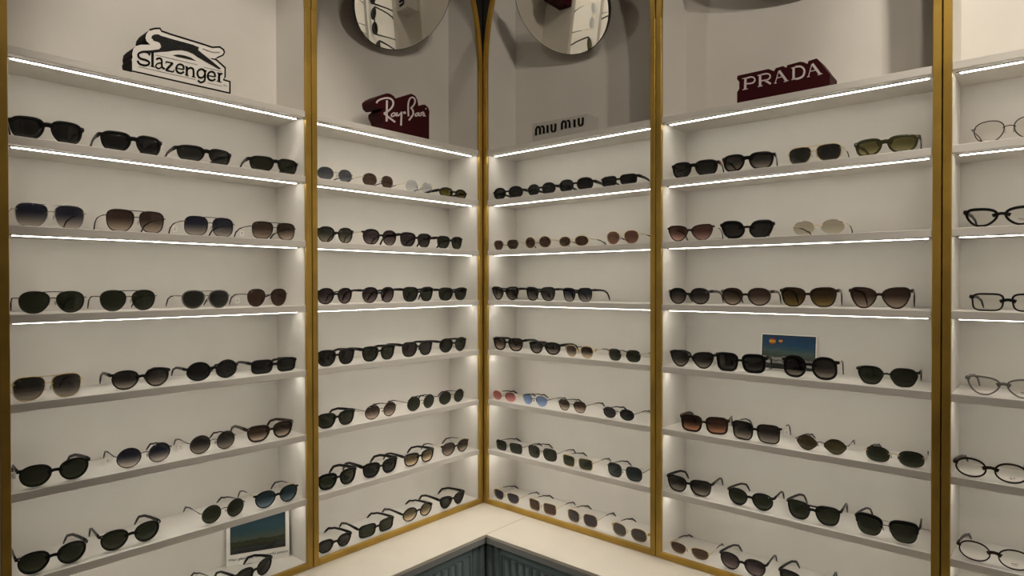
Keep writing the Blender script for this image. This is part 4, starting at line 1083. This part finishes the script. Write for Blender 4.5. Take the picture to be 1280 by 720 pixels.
def ribbons(key, grp, name, mat, parent, d0, d1):
    dv = min(v for u, v in SIGNS[key][1])
    mb = MB()
    for poly in SIGNS[key][2][grp]:
        p = mm(poly, dv)
        n2 = len(p) // 2
        for i in range(n2 - 1):
            quad = [p[i], p[i + 1], p[len(p) - 2 - i], p[len(p) - 1 - i]]
            area = sum(quad[j][0] * quad[(j + 1) % 4][1] - quad[(j + 1) % 4][0] * quad[j][1] for j in range(4))
            if area < 0:
                quad = quad[::-1]
            mb.add([(u, d0, v) for u, v in quad] + [(u, d1, v) for u, v in quad],
                   [(0, 1, 2, 3), (7, 6, 5, 4), (0, 4, 5, 1), (1, 5, 6, 2), (2, 6, 7, 3), (3, 7, 4, 0)])
    return mb.build(name, mat, parent)


def sign_block(key, parent, name, mat, d0, d1, flat_bottom=2):
    f = SIGNS[key][1]
    dv = min(v for u, v in f)
    p = mm(f, dv)
    p[0] = (p[0][0], 0.0)
    p[-1] = (p[-1][0], 0.0)
    mb = MB()
    mb.prism(p, d0, d1)
    return mb.build(name, mat, parent)


r = sign_root('cat', 'L', 'black and white block sign with a leaping cat above black lettering')
sign_block('cat', r, 'sign_block', BLACKBLOCK, 0.0012, SIGN_T)
sign_block('cat', r, 'face_plate', PLATE, 0.0, 0.0012)
ribbons('cat', 0, 'lettering', INK, r, -0.0010, 0.0)
ribbons('cat', 1, 'thin_lines', GREYINK, r, -0.0006, 0.0)
ribbons('cat', 2, 'border_line', INK, r, -0.0008, 0.0)
dv = min(v for u, v in SIGNS['cat'][1])
mb = MB()
for poly in SIGNS['cat'][3]:
    mb.prism(mm(poly, dv), -0.0007, 0.0)
mb.build('cat_emblem', CATBLACK, r)

r = sign_root('script', 'L', 'dark red block sign with white handwritten script lettering, left of the corner')
sign_block('script', r, 'sign_block', RED, 0.0, SIGN_T)
ribbons('script', 0, 'lettering', PINKWHITE, r, -0.0012, 0.0)

r = sign_root('red', 'R', 'dark red block sign with white serif capital letters, near the right')
sign_block('red', r, 'sign_block', RED, 0.0, SIGN_T)
ribbons('red', 0, 'lettering', PINKWHITE, r, -0.0012, 0.0)

FROST = pbr('frosted_acrylic', (0.50, 0.475, 0.44), 0.35)
r = sign_root('wave', 'R', 'pale block sign with rounded black lettering, right of the corner')
sign_block('wave', r, 'sign_block', FROST, 0.0, SIGN_T)
ribbons('wave', 0, 'lettering', INK, r, -0.0015, 0.0)

# ---------------------------------------------------------------- tilted round mirrors
def mirror(wall, u, label, yawd=0.0):
    R, z, off, tau = 0.188, 2.594, 0.02, math.radians(42)
    root = empty('round_mirror', wpos(wall, u, off, z), wrot(wall, yawd))
    tag(root, label, 'mirror', 'round mirrors tilted down above the shelves')
    ax = Vector((0, -math.cos(tau), -math.sin(tau)))          # glass looks out and down
    e1 = Vector((1, 0, 0))
    e2 = ax.cross(e1)
    def disc(name, mat, R, d0, d1):
        mb = MB()
        n = 72
        for d in (d0, d1):
            for i in range(n):
                t = 2 * PI * i / n
                mb.v.append(tuple(e1 * (R * math.cos(t)) + e2 * (R * math.sin(t)) + ax * d))
        mb.f.append(tuple(range(n)))
        mb.f.append(tuple(range(n, 2 * n))[::-1])
        for i in range(n):
            j = (i + 1) % n
            mb.f.append((i, n + i, n + j, j))
        return mb.build(name, mat, root)
    disc('mirror_glass', MIRROR, R, 0.0045, 0.0034)
    disc('backing', DARK, R + 0.0030, 0.0034, -0.010)
    mb = MB()
    mb.tube([ax * -0.010, ax * -0.05 + Vector((0, 0.02, 0)), Vector((0, DEPTH - off - 0.003, 0.03)), Vector((0, DEPTH - off - 0.0003, 0.03))], (1, 0, 0), 0.008, 0.008, seg=10)
    mb.build('wall_bracket', DARK, root)


mirror('L', -0.377, 'round frameless mirror tilted down above the dark red script sign', 1.3)
mirror('R', 0.366, 'round frameless mirror tilted down above the pale block sign', -3.5)
mirror('R', 1.12, 'round mirror at the top edge above the red capital letter sign', -3.0)

# ---------------------------------------------------------------- photo cards
def picture_mat(name, stops, noise_amt, scale, tilt=0.0):
    m = bpy.data.materials.new(name)
    m.use_nodes = True
    nt = m.node_tree
    b = nt.nodes['Principled BSDF']
    b.inputs['Roughness'].default_value = 0.35
    tc = nt.nodes.new('ShaderNodeTexCoord')
    sep = nt.nodes.new('ShaderNodeSeparateXYZ')
    nt.links.new(tc.outputs['Generated'], sep.inputs[0])
    nz = nt.nodes.new('ShaderNodeTexNoise')
    nz.inputs['Scale'].default_value = scale
    nz.inputs['Detail'].default_value = 5
    mp = nt.nodes.new('ShaderNodeMapping')
    mp.inputs['Scale'].default_value = (1.0, 1.0, 3.0)
    nt.links.new(tc.outputs['Generated'], mp.inputs[0])
    nt.links.new(mp.outputs[0], nz.inputs['Vector'])
    def math_(op, a, b_):
        n = nt.nodes.new('ShaderNodeMath')
        n.operation = op
        for i, q in enumerate((a, b_)):
            if isinstance(q, float):
                n.inputs[i].default_value = q
            else:
                nt.links.new(q, n.inputs[i])
        return n.outputs[0]
    w = math_('MULTIPLY', math_('SUBTRACT', nz.outputs['Fac'], 0.5), noise_amt)
    t = math_('ADD', math_('ADD', sep.outputs[2], w), math_('MULTIPLY', sep.outputs[0], tilt))
    cr = nt.nodes.new('ShaderNodeValToRGB')
    el = cr.color_ramp.elements
    el[0].position, el[0].color = stops[0][0], (*stops[0][1], 1)
    el[1].position, el[1].color = stops[-1][0], (*stops[-1][1], 1)
    for p, c in stops[1:-1]:
        n = el.new(p)
        n.color = (*c, 1)
    nt.links.new(t, cr.inputs[0])
    nt.links.new(cr.outputs[0], b.inputs['Base Color'])
    return m


def text_mesh(name, body, size, mat, parent, loc, shear=0.25):
    cu = bpy.data.curves.new('text', 'FONT')
    cu.body = body
    cu.size = size
    cu.shear = shear
    cu.align_x = 'CENTER'
    cu.extrude = 0.0002
    t = bpy.data.objects.new('text', cu)
    COL.objects.link(t)
    bpy.context.view_layer.update()
    me = bpy.data.meshes.new_from_object(t.evaluated_get(bpy.context.evaluated_depsgraph_get()))
    bpy.data.objects.remove(t)
    me.materials.clear()
    me.materials.append(mat)
    o = bpy.data.objects.new(name, me)
    link(o, parent)
    o.location = loc
    o.rotation_euler = (PI / 2, 0, 0)
    return o


# card in the far left bay: stands turned towards the room
p0, p1 = Vector((-0.160, -0.940)), Vector((-0.088, -0.784))
mid = (p0 + p1) / 2
ang = math.atan2(p1.y - p0.y, p1.x - p0.x)
cw, ch = 0.178, 0.150
r = empty('photo_card', (mid.x, mid.y, shelf_top(7) + 0.0003), ang)
r.rotation_euler = (math.radians(-3), 0, ang)
tag(r, 'white bordered photo card of a dusky landscape standing behind glasses, bottom left', 'photo card')
mb = MB()
mb.box((-cw / 2, 0, 0), (cw / 2, 0.003, ch))
mb.build('card_board', PAPER, r)
DUSK = picture_mat('dusk_landscape_print', [(0.0, (.010, .012, .014)), (0.12, (.03, .035, .035)), (0.18, (.012, .014, .010)), (0.24, (.035, .040, .015)), (0.31, (.015, .016, .010)),
                                            (0.35, (.07, .085, .06)), (0.55, (.025, .06, .07)), (0.75, (.022, .055, .075)), (1.0, (.008, .025, .04))], 0.24, 8.0, -0.02)
mb = MB()
mb.box((-cw / 2 + .011, -0.0006, .034), (cw / 2 - .011, 0.0, ch - .010))
pp = mb.build('photo_print', DUSK, r)
mb = MB()
xx0, xx1 = -cw / 2 + .011, cw / 2 - .011
for a, b in (((xx0, .034), (xx1, .0355)), ((xx0, ch - .0118), (xx1, ch - .010)), ((xx0, .034), (xx0 + .0015, ch - .010)), ((xx1 - .0015, .034), (xx1, ch - .010))):
    mb.box((a[0], -0.0010, a[1]), (b[0], -0.0006, b[1]))
mb.prism([(.008, .0355), (.040, .0355), (.052, .056), (.047, .056)], -0.0009, -0.0006)
mb.build('print_border', pbr('print_dark', (.012, .012, .018), .5), r)
text_mesh('caption', 'Wear glasses to see a beautiful pattern', 0.0108, INK, r, (0, -0.0003, .0155))

# card in the second bay from the right: balloons over a valley
r = empty('photo_card', (1.1, 0.1585, shelf_top(4) + 0.0008))
tag(r, 'small photo card of hot air balloons over a valley, leaning on back panel', 'photo card')
r.rotation_euler = (math.radians(-6), 0, 0)
mb = MB()
mb.box((-.0795, 0, 0), (.0795, .002, .107))
mb.build('card_board', PAPER, r)
VALLEY = picture_mat('valley_print', [(0.0, (.03, .028, .022)), (0.16, (.02, .022, .022)), (0.20, (.42, .42, .38)), (0.25, (.05, .055, .05)), (0.32, (.34, .34, .31)), (0.38, (.04, .05, .045)),
                                      (0.44, (.05, .07, .05)), (0.55, (.07, .10, .09)), (0.64, (.035, .075, .10)), (0.8, (.012, .05, .11)), (1.0, (.010, .035, .085))], 0.22, 5.0, 0.10)
mb = MB()
mb.box((-.0745, -.0005, .005), (.0745, 0, .1015))
mb.build('photo_print', VALLEY, r)
mb = MB()
for a, b in (((-.0765, .003), (.0765, .005)), ((-.0765, .1015), (.0765, .1035)), ((-.0765, .005), (-.0745, .1015)), ((.0745, .005), (.0765, .1015))):
    mb.box((a[0], -.0005, a[1]), (b[0], 0, b[1]))
mb.build('print_border', INK, r)
for nm, cx, cz, sz in (('balloon_print', -.046, .084, .010), ('balloon_print', -.022, .086, .006)):
    mb = MB()
    poly = []
    for i in range(20):
        t = 2 * PI * i / 20
        z = math.sin(t)
        poly.append((cx + sz * math.cos(t) * (1 if z > 0 else 1 - .55 * abs(z)), cz + sz * (z if z > 0 else z * 1.35)))
    mb.prism(poly, -.0008, -.0005)
    o = mb.build(nm, picture_mat('balloon_colours', [(0.0, (.05, .01, .02)), (.35, (.30, .05, .02)), (.55, (.55, .40, .03)), (.8, (.35, .06, .03)), (1.0, (.02, .02, .06))], 0.3, 3.0), r)
